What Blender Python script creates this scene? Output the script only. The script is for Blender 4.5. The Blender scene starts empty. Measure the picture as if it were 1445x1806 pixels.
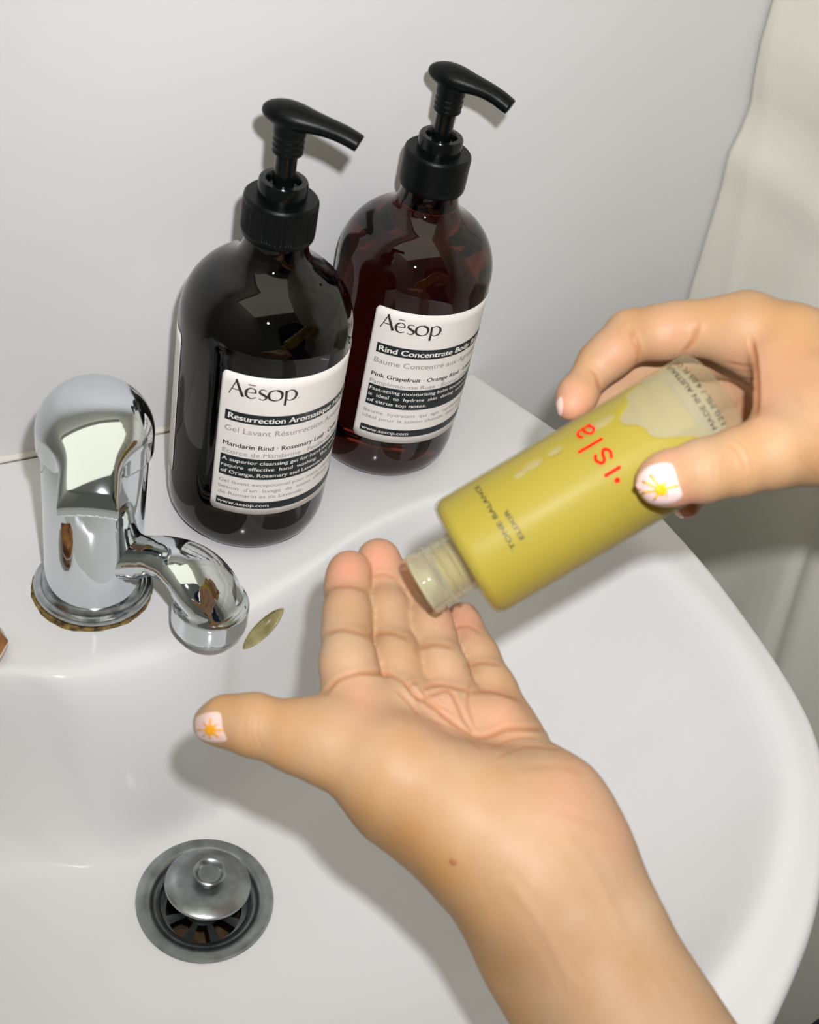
import bpy, bmesh, math, numpy as np
from mathutils import Matrix, Vector
from mathutils.bvhtree import BVHTree
scene = bpy.context.scene
COL = scene.collection
PI = math.pi
S = 0.001                       # all modelling below is in millimetres

# ------------------------------------------------------------------ camera, light, exposure
FPX, CX, CY = 2122.97, 722.5, 903.0
def _rot():
    a, b, c = -0.67349, 0.85721, 0.24162
    ca, sa, cb, sb, cc, sc = math.cos(a), math.sin(a), math.cos(b), math.sin(b), math.cos(c), math.sin(c)
    return (np.array([[ca, -sa, 0], [sa, ca, 0], [0, 0, 1]]) @ np.array([[1, 0, 0], [0, cb, -sb], [0, sb, cb]])
            @ np.array([[cc, -sc, 0], [sc, cc, 0], [0, 0, 1]]))
RC = _rot()
CAM = np.array([-204.41, -380.86, 388.83])
cd = bpy.data.cameras.new('camera'); cam = bpy.data.objects.new('camera', cd); COL.objects.link(cam)
M = Matrix(RC.tolist()).to_4x4(); M.translation = Vector((CAM * S).tolist()); cam.matrix_world = M
cd.sensor_fit = 'VERTICAL'; cd.sensor_height = 36.0; cd.sensor_width = 28.8
cd.lens = FPX / 1806 * 36.0
cd.clip_start = 0.01; cd.clip_end = 20
cd.dof.use_dof = True; cd.dof.focus_distance = 0.555; cd.dof.aperture_fstop = 15
scene.camera = cam
scene.view_settings.view_transform = 'Standard'; scene.view_settings.look = 'None'
scene.view_settings.gamma = 1; scene.view_settings.use_curve_mapping = False
scene.view_settings.exposure = 0.16
scene.cycles.use_denoising = True
scene.cycles.max_bounces = 14; scene.cycles.transmission_bounces = 14; scene.cycles.transparent_max_bounces = 12
scene.cycles.caustics_refractive = False; scene.cycles.caustics_reflective = False
w = bpy.data.worlds.new('world'); scene.world = w; w.use_nodes = True
w.node_tree.nodes['Background'].inputs[0].default_value = (0.92, 0.93, 0.78, 1)
w.node_tree.nodes['Background'].inputs[1].default_value = 0.10
FLASH = CAM + RC @ np.array([27, 42, 5.0])
ld = bpy.data.lights.new('camera_flash', 'SPOT'); ld.energy = 9.3; ld.spot_size = math.radians(112); ld.spot_blend = 1.0; ld.shadow_soft_size = 0.007; ld.color = (0.98, 0.97, 1.0)
lo = bpy.data.objects.new('camera_flash', ld); lo.location = (FLASH * S).tolist(); lo.rotation_euler = Vector(RC @ np.array([(1050 - CX) / FPX, -(720 - CY) / FPX, -1.0])).to_track_quat('-Z', 'Y').to_euler(); COL.objects.link(lo)

lp = bpy.data.lights.new('ceiling_panel', 'AREA'); lp.shape = 'RECTANGLE'; lp.size = 2.2; lp.size_y = 1.0; lp.energy = 7.0; lp.color = (1, .98, .80)  # unseen area light added overhead to fill the shadows
lq = bpy.data.objects.new('ceiling_panel', lp); lq.location = (-.2, -.5, 1.49); COL.objects.link(lq)

def CP(px, py, d):              # a measured point: direction from the lens, distance in mm
    return CAM + RC @ np.array([(px - CX) / FPX, -(py - CY) / FPX, -1.0]) * d
KH = 0.945                      # hands and oil bottle: measured widths give this size
def CV(px, py, d):              # the same in lens axes
    d = d * KH
    return np.array([(px - CX) / FPX * d, -(py - CY) / FPX * d, -d])
def toC(p): return (np.asarray(p, float) - CAM) @ RC
def pix(p):
    q = toC(p); return np.stack([CX + FPX * q[..., 0] / -q[..., 2], CY - FPX * q[..., 1] / -q[..., 2]], -1)

# ------------------------------------------------------------------ helpers
def tag(o, label=None, cat=None, group=None, kind=None):
    if label: o['label'] = label
    if cat: o['category'] = cat
    if group: o['group'] = group
    if kind: o['kind'] = kind
    return o
def empty(name, loc, label, cat, group=None):
    o = bpy.data.objects.new(name, None); COL.objects.link(o); o.location = [c * S for c in loc]
    o.empty_display_size = 0.01
    return tag(o, label, cat, group)
def link(name, me, mat=None, parent=None, smooth=True):
    o = bpy.data.objects.new(name, me); COL.objects.link(o)
    if mat is not None: me.materials.append(mat)
    if smooth:
        me.polygons.foreach_set('use_smooth', [True] * len(me.polygons))
    if parent is not None:
        o.parent = parent; pl = parent; off = Vector((0, 0, 0))
        while pl is not None: off += pl.location; pl = pl.parent
        me.transform(Matrix.Translation(-off))
    return o
def mesh(name, v, f, mat=None, parent=None, smooth=True):
    me = bpy.data.meshes.new(name); me.from_pydata((np.asarray(v) * S).tolist(), [], [list(map(int, q)) for q in f]); me.update()
    return link(name, me, mat, parent, smooth)
def frame(o, x, z):             # 4x4 with given origin, x-ish axis and z axis
    z = np.asarray(z, float); z = z / np.linalg.norm(z); x = np.asarray(x, float); x = x - z * (x @ z); x /= np.linalg.norm(x)
    y = np.cross(z, x); m = np.eye(4); m[:3, 0] = x; m[:3, 1] = y; m[:3, 2] = z; m[:3, 3] = o; return m
def xf(m, v): v = np.asarray(v, float); return v @ m[:3, :3].T + m[:3, 3]
def T(x, y, z): m = np.eye(4); m[:3, 3] = (x, y, z); return m
def fine(prof, seg=1.0):        # corner-rounded profile passes through unchanged; only used as given
    return prof
def lathe_vf(prof, n=96, rfun=None):
    v = []; f = []
    for i, (r, z) in enumerate(prof):
        for k in range(n):
            a = 2 * PI * k / n; rr = r if rfun is None else rfun(r, z, a, i)
            v.append((rr * math.cos(a), rr * math.sin(a), z))
    for i in range(len(prof) - 1):
        for k in range(n):
            k2 = (k + 1) % n; f.append((i * n + k, i * n + k2, (i + 1) * n + k2, (i + 1) * n + k))
    return np.array(v), f
def lathe(name, prof, mat, parent, m=None, n=96, rfun=None, smooth=True, closed=False):
    if closed: prof = list(prof) + [prof[0]]
    v, f = lathe_vf(prof, n, rfun)
    if not closed:
        if prof[0][0] < 1e-3 or True:
            f.append(tuple(range(n - 1, -1, -1))) if prof[0][0] > 1e-3 and name != 'inner_wall' else None
            f.append(tuple((len(prof) - 1) * n + k for k in range(n))) if prof[-1][0] > 1e-3 else None
            f = [q for q in f if q is not None]
    if m is not None: v = xf(m, v)
    o = mesh(name, v, f, mat, parent, smooth)
    bm = bmesh.new(); bm.from_mesh(o.data); bmesh.ops.remove_doubles(bm, verts=bm.verts, dist=1e-7)
    bmesh.ops.dissolve_degenerate(bm, edges=bm.edges, dist=1e-7)
    bmesh.ops.recalc_face_normals(bm, faces=bm.faces); bm.to_mesh(o.data); bm.free()
    if smooth: autosmooth(o)
    return o
def autosmooth(o, ang=38):
    bm = bmesh.new(); bm.from_mesh(o.data)
    for e in bm.edges:
        e.smooth = not (len(e.link_faces) == 2 and e.calc_face_angle(0) > math.radians(ang))
    for fc in bm.faces: fc.smooth = True
    bm.to_mesh(o.data); bm.free()
def arc(cx, cz, r, a0, a1, n=6):
    return [(cx + r * math.cos(math.radians(a0 + (a1 - a0) * i / n)), cz + r * math.sin(math.radians(a0 + (a1 - a0) * i / n))) for i in range(n + 1)]
def loft(secs, n=40, cap=True):  # secs: list of (center, xaxis*halfwidth, yaxis*halfheight, superellipse exponent)
    v = []; f = []
    for c, ax, ay, e in secs:
        for k in range(n):
            a = 2 * PI * k / n; ca, sa = math.cos(a), math.sin(a)
            v.append(np.asarray(c) + np.asarray(ax) * (abs(ca) ** (2 / e)) * np.sign(ca) + np.asarray(ay) * (abs(sa) ** (2 / e)) * np.sign(sa))
    for i in range(len(secs) - 1):
        for k in range(n):
            k2 = (k + 1) % n; f.append((i * n + k, i * n + k2, (i + 1) * n + k2, (i + 1) * n + k))
    if cap: f.append(tuple(range(n - 1, -1, -1))); f.append(tuple((len(secs) - 1) * n + k for k in range(n)))
    return np.array(v), f
def catmull(p, n=8, closed=False):
    p = np.asarray(p, float); m = len(p); out = []
    rng = range(m) if closed else range(m - 1)
    for i in rng:
        if closed: a, b, c, d = p[(i - 1) % m], p[i], p[(i + 1) % m], p[(i + 2) % m]
        else: a, b, c, d = p[max(i - 1, 0)], p[i], p[i + 1], p[min(i + 2, m - 1)]
        for t in np.arange(n) / n:
            out.append(0.5 * ((2 * b) + (-a + c) * t + (2 * a - 5 * b + 4 * c - d) * t * t + (-a + 3 * b - 3 * c + d) * t ** 3))
    if not closed: out.append(p[-1])
    return np.array(out)

# ---- signed-distance modelling: smooth unions polygonised by surface nets
class Field:
    def __init__(s, lo, hi, h):
        s.lo = np.asarray(lo, float); s.h = h; s.n = np.ceil((np.asarray(hi) - s.lo) / h).astype(int) + 1
        s.ax = [(s.lo[i] + np.arange(s.n[i]) * h).astype(np.float32) for i in range(3)]
        s.v = np.full(tuple(s.n), 40.0, np.float32)
    def like(s): f = Field.__new__(Field); f.lo, f.h, f.n, f.ax = s.lo, s.h, s.n, s.ax; f.v = np.full(tuple(s.n), 40.0, np.float32); return f
    def sub(s, lo, hi):
        a = [max(0, int((lo[i] - s.lo[i]) / s.h)) for i in range(3)]; b = [min(s.n[i], int((hi[i] - s.lo[i]) / s.h) + 2) for i in range(3)]
        sl = tuple(slice(a[i], max(a[i], b[i])) for i in range(3))
        return sl, s.ax[0][sl[0]][:, None, None], s.ax[1][sl[1]][None, :, None], s.ax[2][sl[2]][None, None, :]
    def blend(s, sl, d, k):
        a = s.v[sl]
        if k <= 0: s.v[sl] = np.minimum(a, d)
        else:
            h = np.maximum(k - np.abs(a - d), 0) / k; s.v[sl] = np.minimum(a, d) - h * h * k * 0.25
    def cone(s, a, b, ra, rb, k=3.0, n=None, t=1.0, mar=None):   # tapered capsule, flattened by t along n
        a = np.asarray(a, float); b = np.asarray(b, float); m = max(ra, rb) + (mar or k + 6)
        sl, X, Y, Z = s.sub(np.minimum(a, b) - m, np.maximum(a, b) + m)
        if s.v[sl].size == 0: return
        px, py, pz = X - a[0], Y - a[1], Z - a[2]; ba = b - a
        if n is not None and t != 1:
            n = np.asarray(n, float) / np.linalg.norm(n); q = (px * n[0] + py * n[1] + pz * n[2]) * (1 / t - 1)
            px, py, pz = px + q * n[0], py + q * n[1], pz + q * n[2]; ba = ba + n * (ba @ n) * (1 / t - 1)
        L2 = float(ba @ ba) + 1e-9
        h = np.clip((px * ba[0] + py * ba[1] + pz * ba[2]) / L2, 0, 1)
        d = np.sqrt((px - ba[0] * h) ** 2 + (py - ba[1] * h) ** 2 + (pz - ba[2] * h) ** 2) - (ra + (rb - ra) * h)
        s.blend(sl, d, k)
    def ball(s, c, r, k=3.0, n=None, t=1.0): s.cone(c, np.asarray(c) + 1e-3, r, r, k, n, t)
    def surface(s, smooth=3):
        V = s.v; neg = V < 0; nx, ny, nz = V.shape
        cs = np.zeros((nx - 1, ny - 1, nz - 1), np.int8)
        for i in (0, 1):
            for j in (0, 1):
                for k in (0, 1): cs += neg[i:nx - 1 + i, j:ny - 1 + j, k:nz - 1 + k]
        cells = np.argwhere((cs > 0) & (cs < 8)); N = len(cells)
        idx = -np.ones(cs.shape, np.int32); idx[tuple(cells.T)] = np.arange(N)
        acc = np.zeros((N, 3)); cnt = np.zeros(N)
        C8 = [(i, j, k) for i in (0, 1) for j in (0, 1) for k in (0, 1)]
        val = {c: V[cells[:, 0] + c[0], cells[:, 1] + c[1], cells[:, 2] + c[2]].astype(float) for c in C8}
        for a in C8:
            for ax in range(3):
                if a[ax] == 0:
                    b = list(a); b[ax] = 1; b = tuple(b); va, vb = val[a], val[b]; m = (va < 0) != (vb < 0)
                    t = np.where(m, va / np.where(m, va - vb, 1), 0); p = np.tile(np.array(a, float), (N, 1)); p[:, ax] += t
                    acc[m] += p[m]; cnt[m] += 1
        P = s.lo + (cells + acc / cnt[:, None]) * s.h
        F = []
        for ax in range(3):
            o1, o2 = [(1, 2), (2, 0), (0, 1)][ax]
            sh = [slice(None)] * 3; sh2 = [slice(None)] * 3; sh[ax] = slice(0, -1); sh2[ax] = slice(1, None)
            A = neg[tuple(sh)]; B = neg[tuple(sh2)]; e = np.argwhere(A != B)
            e = e[(e[:, o1] > 0) & (e[:, o2] > 0) & (e[:, o1] < V.shape[o1] - 1) & (e[:, o2] < V.shape[o2] - 1)]
            ins = A[tuple(e.T)]
            def g(d1, d2):
                q = e.copy(); q[:, o1] -= d1; q[:, o2] -= d2; return idx[q[:, 0], q[:, 1], q[:, 2]]
            q = np.stack([g(1, 1), g(0, 1), g(0, 0), g(1, 0)], 1); q[~ins] = q[~ins][:, ::-1]; F.append(q)
        F = np.concatenate(F); F = F[(F >= 0).all(1)]
        P = laplace(P, F, smooth); return P, F
def edges_of(F):
    E = np.concatenate([F[:, [i, (i + 1) % F.shape[1]]] for i in range(F.shape[1])]); return E
def laplace(P, F, it, lam=0.5):
    E = edges_of(F); E = np.concatenate([E, E[:, ::-1]]); n = len(P); c = np.bincount(E[:, 0], minlength=n)[:, None] + 1e-9
    for i in range(it):
        for l in (lam, -lam * 0.96):
            m = np.stack([np.bincount(E[:, 0], weights=P[E[:, 1], a], minlength=n) for a in range(3)], 1) / c
            P = P + l * (m - P)
    return P
def normals(P, F):
    n = np.cross(P[F[:, 2]] - P[F[:, 0]], P[F[:, 3]] - P[F[:, 1]]); N = np.zeros_like(P)
    for i in range(4):
        for a in range(3): N[:, a] += np.bincount(F[:, i], weights=n[:, a], minlength=len(P))
    return N / (np.linalg.norm(N, axis=1)[:, None] + 1e-12)
def subdivide(P, F):            # one linear split of a quad mesh
    E = np.sort(edges_of(F), 1); U, inv = np.unique(E, axis=0, return_inverse=True); inv = inv.reshape(-1)
    n, nf = len(P), len(F); em = P[U].mean(1); fm = P[F].mean(1); e = inv.reshape(4, nf).T + n; c = np.arange(nf) + n + len(U)
    P2 = np.concatenate([P, em, fm]); F2 = np.concatenate([np.stack([F[:, i], e[:, i], c, e[:, (i - 1) % 4]], 1) for i in range(4)])
    return P2, F2

# ------------------------------------------------------------------ materials
def mat(name, col, rough=0.5, metal=0, spec=0.5, noise=0, nscale=40, bump=0, bscale=200, sss=0, trans=0, ior=1.45, coat=0, col2=None, bdist=0.0004, detail=3):
    m = bpy.data.materials.new(name); m.use_nodes = True; nt = m.node_tree; b = nt.nodes['Principled BSDF']
    b.inputs['Base Color'].default_value = (*col, 1); b.inputs['Roughness'].default_value = rough; b.inputs['Metallic'].default_value = metal
    b.inputs['Specular IOR Level'].default_value = spec; b.inputs['IOR'].default_value = ior; b.inputs['Coat Weight'].default_value = coat
    b.inputs['Transmission Weight'].default_value = trans
    tc = nt.nodes.new('ShaderNodeTexCoord')
    if sss: b.inputs['Subsurface Weight'].default_value = sss; b.inputs['Subsurface Radius'].default_value = (1, .35, .15); b.inputs['Subsurface Scale'].default_value = 0.004
    if noise or col2:
        n = nt.nodes.new('ShaderNodeTexNoise'); n.inputs['Scale'].default_value = nscale; n.inputs['Detail'].default_value = detail
        nt.links.new(tc.outputs['Object'], n.inputs['Vector'])
        r = nt.nodes.new('ShaderNodeValToRGB'); c2 = col2 or tuple(min(1, c * (1 - noise)) for c in col)
        r.color_ramp.elements[0].position = .35; r.color_ramp.elements[1].position = .68
        r.color_ramp.elements[0].color = (*c2, 1); r.color_ramp.elements[1].color = (*col, 1)
        nt.links.new(n.outputs['Fac'], r.inputs['Fac']); nt.links.new(r.outputs['Color'], b.inputs['Base Color'])
    if bump:
        n = nt.nodes.new('ShaderNodeTexNoise'); n.inputs['Scale'].default_value = bscale; n.inputs['Detail'].default_value = 3
        nt.links.new(tc.outputs['Object'], n.inputs['Vector'])
        bp = nt.nodes.new('ShaderNodeBump'); bp.inputs['Strength'].default_value = bump; bp.inputs['Distance'].default_value = bdist
        nt.links.new(n.outputs['Fac'], bp.inputs['Height']); nt.links.new(bp.outputs['Normal'], b.inputs['Normal'])
    return m
def bsdf(m): return m.node_tree.nodes['Principled BSDF']
def attr_mix(m, attr, col, where='Base Color'):   # mix another colour in where a mesh attribute says so
    nt = m.node_tree; b = bsdf(m); a = nt.nodes.new('ShaderNodeAttribute'); a.attribute_name = attr
    mx = nt.nodes.new('ShaderNodeMix'); mx.data_type = 'RGBA'
    if b.inputs[where].is_linked: nt.links.new(b.inputs[where].links[0].from_socket, mx.inputs[6])
    else: mx.inputs[6].default_value = b.inputs[where].default_value
    mx.inputs[7].default_value = (*col, 1); nt.links.new(a.outputs['Fac'], mx.inputs[0]); nt.links.new(mx.outputs[2], b.inputs[where])
def set_attr(o, name, vals):
    a = o.data.attributes.new(name, 'FLOAT', 'POINT'); a.data.foreach_set('value', np.asarray(vals, np.float32))

M_WALL = mat('wall_paint', (.77, .765, .77), .55, noise=.02, nscale=6, bump=.25, bscale=35, bdist=.0008, spec=.3)
M_CURT = mat('curtain_cloth', (.80, .78, .70), .8, noise=.05, nscale=9, bump=.3, bscale=900, bdist=.0003, spec=.15, col2=(.75, .735, .65))
M_CERA = mat('ceramic', (.755, .75, .755), .12, spec=.22, noise=.015, nscale=14)
M_CAULK = mat('sealant', (.76, .74, .71), .5, col2=(.70, .65, .56), nscale=30)
M_FLOOR = mat('floor_tile', (.32, .31, .25), .5, noise=.15, nscale=12)
M_CHROME = mat('chrome', (.66, .70, .73), .04, metal=1, bump=.0)
M_CHROME2 = mat('worn_chrome', (.52, .55, .57), .2, metal=1, noise=.35, nscale=160, bump=.2, bscale=400, bdist=.0002)
M_STEEL = mat('dull_steel', (.40, .43, .44), .3, metal=1, noise=.35, nscale=110, bump=.2, bscale=300, bdist=.0003)
M_GRIME = mat('limescale_grime', (.30, .20, .06), .8, col2=(.05, .03, .01), nscale=350, bump=.6, bscale=600)
M_BLACK = mat('black_plastic', (.002, .003, .003), .38, spec=.22, bump=.25, bscale=900, bdist=.0002)
M_BLACKG = mat('gloss_black_plastic', (.003, .004, .004), .15, spec=.35)
M_LABEL = mat('label_paper', (.83, .79, .75), .5, noise=.02, nscale=50, spec=.3)
M_INK = mat('black_ink', (.008, .014, .016), .4)
M_GREY = mat('grey_ink', (.30, .29, .28), .5)
M_LOGO = mat('brown_black_ink', (.035, .018, .014), .4)
M_NAVY = mat('navy_cloth', (.006, .014, .05), .9, bump=.5, bscale=1500)
M_HOLE = mat('dark_pipe', (.035, .022, .01), .7, col2=(.12, .07, .03), nscale=200)
M_RED = mat('red_ink', (.80, .016, .004), .6, spec=.05)
M_BINK = mat('print_black', (.03, .028, .01), .5)
M_NAIL = mat('nail', (.80, .56, .50), .22, spec=.5, coat=.3)
M_NAILP = mat('polished_nail', (.80, .60, .57), .18, spec=.5, coat=.5)
M_SUN = mat('yellow_polish', (.85, .50, .01), .25, coat=.4)
M_SUN2 = mat('orange_polish', (.90, .38, .01), .25, coat=.4)
M_TORT = mat('brown_shell', (.42, .17, .03), .25, col2=(.05, .012, .006), nscale=90, coat=.5)
M_STRIPE = mat('cream_stripe', (.75, .68, .55), .4)
def glass(name, col, dens, rough=0.02, ior=1.5):
    m = bpy.data.materials.new(name); m.use_nodes = True; nt = m.node_tree; b = bsdf(m)
    b.inputs['Base Color'].default_value = (*col, 1); b.inputs['Roughness'].default_value = rough; b.inputs['IOR'].default_value = ior
    b.inputs['Transmission Weight'].default_value = 1; b.inputs['Specular IOR Level'].default_value = dens
    return m
M_AMBER = glass('dark_amber_glass', (.095, .012, .008), .2)
M_AMBER2 = glass('near_black_glass', (.010, .008, .006), .13)
def skin():
    m = mat('skin', (.62, .40, .26), .5, sss=.22, spec=.3, bump=.35, bscale=900, bdist=.00018)
    nt = m.node_tree; b = bsdf(m)
    tc = nt.nodes['Texture Coordinate']; n = nt.nodes.new('ShaderNodeTexNoise'); n.inputs['Scale'].default_value = 45; n.inputs['Detail'].default_value = 4
    nt.links.new(tc.outputs['Object'], n.inputs['Vector']); r = nt.nodes.new('ShaderNodeValToRGB')
    r.color_ramp.elements[0].position = .3; r.color_ramp.elements[1].position = .75
    r.color_ramp.elements[0].color = (.44, .26, .135, 1); r.color_ramp.elements[1].color = (.50, .335, .21, 1)
    nt.links.new(n.outputs['Fac'], r.inputs['Fac']); nt.links.new(r.outputs['Color'], b.inputs['Base Color'])
    attr_mix(m, 'pink', (.62, .27, .18)); attr_mix(m, 'tan', (.50, .24, .06)); attr_mix(m, 'crease', (.38, .13, .045))  # second tint: tanner skin, with shade of the side away from light painted in
    return m
M_SKIN = skin()

# ------------------------------------------------------------------ room shell
YW = 64.4
def grid_sheet(fn, us, vs):
    v = [fn(u, q) for u in us for q in vs]; n = len(vs)
    f = [(i * n + j, (i + 1) * n + j, (i + 1) * n + j + 1, i * n + j + 1) for i in range(len(us) - 1) for j in range(n - 1)]
    return np.array(v), f
def box_vf(x0, x1, y0, y1, z0, z1):
    v = [(x, y, z) for x in (x0, x1) for y in (y0, y1) for z in (z0, z1)]
    return np.array(v, float), [(0, 1, 3, 2), (4, 6, 7, 5), (0, 4, 5, 1), (2, 3, 7, 6), (0, 2, 6, 4), (1, 5, 7, 3)]
v, f = box_vf(-1100, 700, YW, YW + 90, -820, 1500)
tag(mesh('wall_back', v, f, M_WALL, smooth=False), kind='structure')
v, f = box_vf(-1100, 700, -1700, YW + 90, -860, -820)
tag(mesh('floor', v, f, M_FLOOR, smooth=False), kind='structure')

v, f = box_vf(-1100, 700, -1700, YW + 90, 1500, 1560)
tag(mesh('ceiling', v, f, M_WALL, smooth=False), kind='structure')
v, f = box_vf(-1190, -1100, -1700, YW + 90, -860, 1560)
tag(mesh('wall_left', v, f, M_WALL, smooth=False), kind='structure')

# shower curtain hanging beside the basin; its near edge meets the wall in a wavy line
edge = np.array([(-820, 322), (-400, 330), (-60, 333), (-23, 331), (34, 323), (70, 319), (104, 315.5), (125, 311), (140, 313.5), (155, 313), (170, 308), (190, 303), (211, 301), (260, 297), (400, 291), (1300, 285)], float)
def curtain(u, z):
    x0 = np.interp(z, edge[:, 0], edge[:, 1]); y = YW - 1.2 - u
    k = min(1, u / 60)
    x = x0 + k * (5 * math.sin(u / 34 + z / 260) + 4 * math.sin(u / 15.5 - z / 180 + 1)) + 0.10 * u
    # soft diagonal creases
    x += 3.4 * math.exp(-((u - 155 + (z + 130) * 0.18) / 4.5) ** 2) - 2.6 * math.exp(-((u - 168 + (z + 130) * 0.16) / 7) ** 2) - 1.3 * math.exp(-((u - 10 - (170 - z) * .13) / 5.0) ** 2) * (z > 20) + k * 2.0 * math.exp(-((u - 60 - (z - 60) * 0.3) / 6.0) ** 2)
    return (x, y, z)
us = np.concatenate([np.arange(0, 200, 2.5), np.arange(200, 900, 8)]); zs = np.concatenate([np.arange(-820, -300, 40), np.arange(-300, 260, 7), np.arange(260, 1300, 50)])
v, f = grid_sheet(curtain, us, zs)
o = mesh('shower_curtain', v, f, M_CURT)
md = o.modifiers.new('thick', 'SOLIDIFY'); md.thickness = 0.0006; md.offset = -1
tag(o, 'cream fabric shower curtain with soft creases hanging on the right beside the wall', 'curtain')

# ------------------------------------------------------------------ washbasin
D0 = np.array([-66.0, -132.0]); DZ = -104.0; XM = -75.0
def mirror(p): p = np.asarray(p, float); q = p[::-1].copy(); q[:, 0] = 2 * XM - q[:, 0]; return q
Bh = [(-75, -80), (-45, -76), (-26, -66.5), (8, -53), (50, -36), (100, -27), (145, -36), (172, -72), (178, -120), (174, -171), (155, -218), (122, -251), (80, -275), (18, -294), (-75, -307)]
B_ = np.array(Bh, float); Bc = catmull(np.concatenate([B_, mirror(B_)[1:-1]]), 10, True)
Oh = [(173, YW), (192, 5), (203, -40), (206, -85), (202, -138), (184.5, -212), (147, -258), (99.5, -294), (19, -328), (-75, -341)]
O_ = np.array(Oh, float); Oc = catmull(np.concatenate([O_, mirror(O_)[1:]]), 10, False)
def raycast2(poly, th, closed=True):
    n = len(poly); best = 1e9; d = np.array([math.cos(th), math.sin(th)]); hits = []
    a = poly - D0; b = np.roll(poly, -1, 0) - D0; e = b - a
    den = d[0] * e[:, 1] - d[1] * e[:, 0]; den = np.where(abs(den) < 1e-9, 1e-9, den)
    t = (a[:, 0] * e[:, 1] - a[:, 1] * e[:, 0]) / den; u = (a[:, 0] * d[1] - a[:, 1] * d[0]) / den
    return t[(u >= -1e-9) & (u <= 1 + 1e-9) & (t > 0)].max()
ang = lambda p: math.atan2(p[1] - D0[1], p[0] - D0[0])
ths = list(np.radians(np.arange(-180, 180, 1.0))) + list(np.radians(np.arange(10, 75, 0.25))) + [ang((173, YW)), ang((2 * XM - 173, YW))]
ths = np.array(sorted(set(np.round([t for i, t in enumerate(ths) if not (i < 360 and math.radians(9.5) < t < math.radians(75.5))], 5))))
NB, NL = 120, 30
rings = []; info = []
from math import exp
for th in ths:
    B = raycast2(Bc, th); O = raycast2(Oc, th); rd = 28.6
    rr = np.linspace(rd - 6, O - 1.0, 260); t = np.clip((rr - 34) / (B - 34), 0, 1)
    z = np.where(rr < B, DZ * np.clip(1 - t ** 2.3, 0, 1) ** 0.85, 0.0)
    z = np.where(rr >= B, 1.0 * np.sin(np.clip((rr - B) / (O - B), 0, 1) * PI) if 0 else 0.0, z)
    back = math.sin(th) > 0.25
    sg = 5.0; dr = rr[1] - rr[0]; kk = np.arange(-int(3 * sg / dr), int(3 * sg / dr) + 1); g = np.exp(-(kk * dr / sg) ** 2 / 2); g /= g.sum()
    zp = np.pad(z, len(kk) // 2, mode='edge'); z = np.convolve(zp, g, 'valid')
    if not back: z = z + 1.5 * np.exp(-((rr - B - 9) / 9.0) ** 2) * np.clip(-math.sin(th) * 2 + .8, 0, 1)
    st = np.concatenate([np.linspace(rd, B + 6, NB, endpoint=False), np.linspace(B + 6, O - 5, NL)])
    prof = [(r_, float(np.interp(r_, rr, z))) for r_ in st]
    zt = prof[-1][1]
    prof += [(O - 5 + 5 * math.sin(a), zt - 5 + 5 * math.cos(a)) for a in np.radians([18, 36, 54, 72, 90])]
    prof += [(O - .5, -14), (O - 3, -30), (O * .93, -60), (O * .82, -100), (O * .62, -140), (O * .4, -165), (O * .3, -240)]
    rings.append([(D0[0] + r_ * math.cos(th), min(D0[1] + r_ * math.sin(th), YW), zz) for r_, zz in prof])
V = np.array(rings); nt_, npf = V.shape[:2]; Vf = V.reshape(-1, 3)
f = np.array([(i * npf + j, i * npf + j + 1, ((i + 1) % nt_) * npf + j + 1, ((i + 1) % nt_) * npf + j) for i in range(nt_) for j in range(npf - 1)])
N = normals(Vf, f); N *= np.sign((N[npf * 10 + 5][2])) or 1
# overflow slot pressed into the bowl wall behind the drain
pp = pix(Vf); a_, b_ = np.array([430., 1143.]), np.array([499., 1074.])
u_ = (b_ - a_) / np.linalg.norm(b_ - a_); c_ = (a_ + b_) / 2; L_ = np.linalg.norm(b_ - a_) / 2
du = (pp - c_) @ u_; dv = (pp - c_) @ np.array([-u_[1], u_[0]])
isbowl = (np.tile(np.arange(npf), nt_) < NB + 8)
e = (du / L_) ** 2 + (np.abs(dv) / (15 * np.clip(1 - .25 * abs(du) / L_, .2, 1))) ** 2
w_ = np.clip((1.08 - e) / .16, 0, 1) * isbowl; w_ = w_ * w_ * (3 - 2 * w_)
sink = mesh('washbasin', Vf, f, M_CERA)
bm = bmesh.new(); bm.from_mesh(sink.data); bm.verts.ensure_lookup_table()
def slot_e(bm):
    q = np.array([w_.co[:] for w_ in bm.verts]) / S; p = pix(q); x_ = (p - c_) @ u_; y_ = (p - c_) @ np.array([-u_[1], u_[0]])
    aa = np.clip(np.abs(x_) / L_, 0, 1); lim = 14 * (1 - aa ** 2) ** .675 + 1e-3
    return np.where((np.abs(x_) < L_ * .97) & (q[:, 2] < -1), np.abs(y_) / lim, 9.0)
e = slot_e(bm)
ed = [w_ for w_ in bm.edges if min(e[w_.verts[0].index], e[w_.verts[1].index]) < 1.9]
bmesh.ops.subdivide_edges(bm, edges=ed, cuts=5, use_grid_fill=True); bm.verts.ensure_lookup_table(); bm.verts.index_update(); e = slot_e(bm)
bmesh.ops.delete(bm, geom=[w_ for w_ in bm.faces if all(e[q.index] < .95 for q in w_.verts)], context='FACES')
for w_ in bm.faces: w_.smooth = True
bm.to_mesh(sink.data); bm.free()
bvs = BVHTree.FromPolygons(Vf.tolist(), f.tolist())
def onbasin(q):
    d = RC @ np.array([(q[0] - CX) / FPX, -(q[1] - CY) / FPX, -1.0]); d /= np.linalg.norm(d); h = bvs.ray_cast(Vector(CAM), Vector(d)); return np.array(h[0]), np.array(h[1])
sn = onbasin(c_)[1]; sn = sn * np.sign(sn[2]); v = []; K_ = 72
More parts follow.
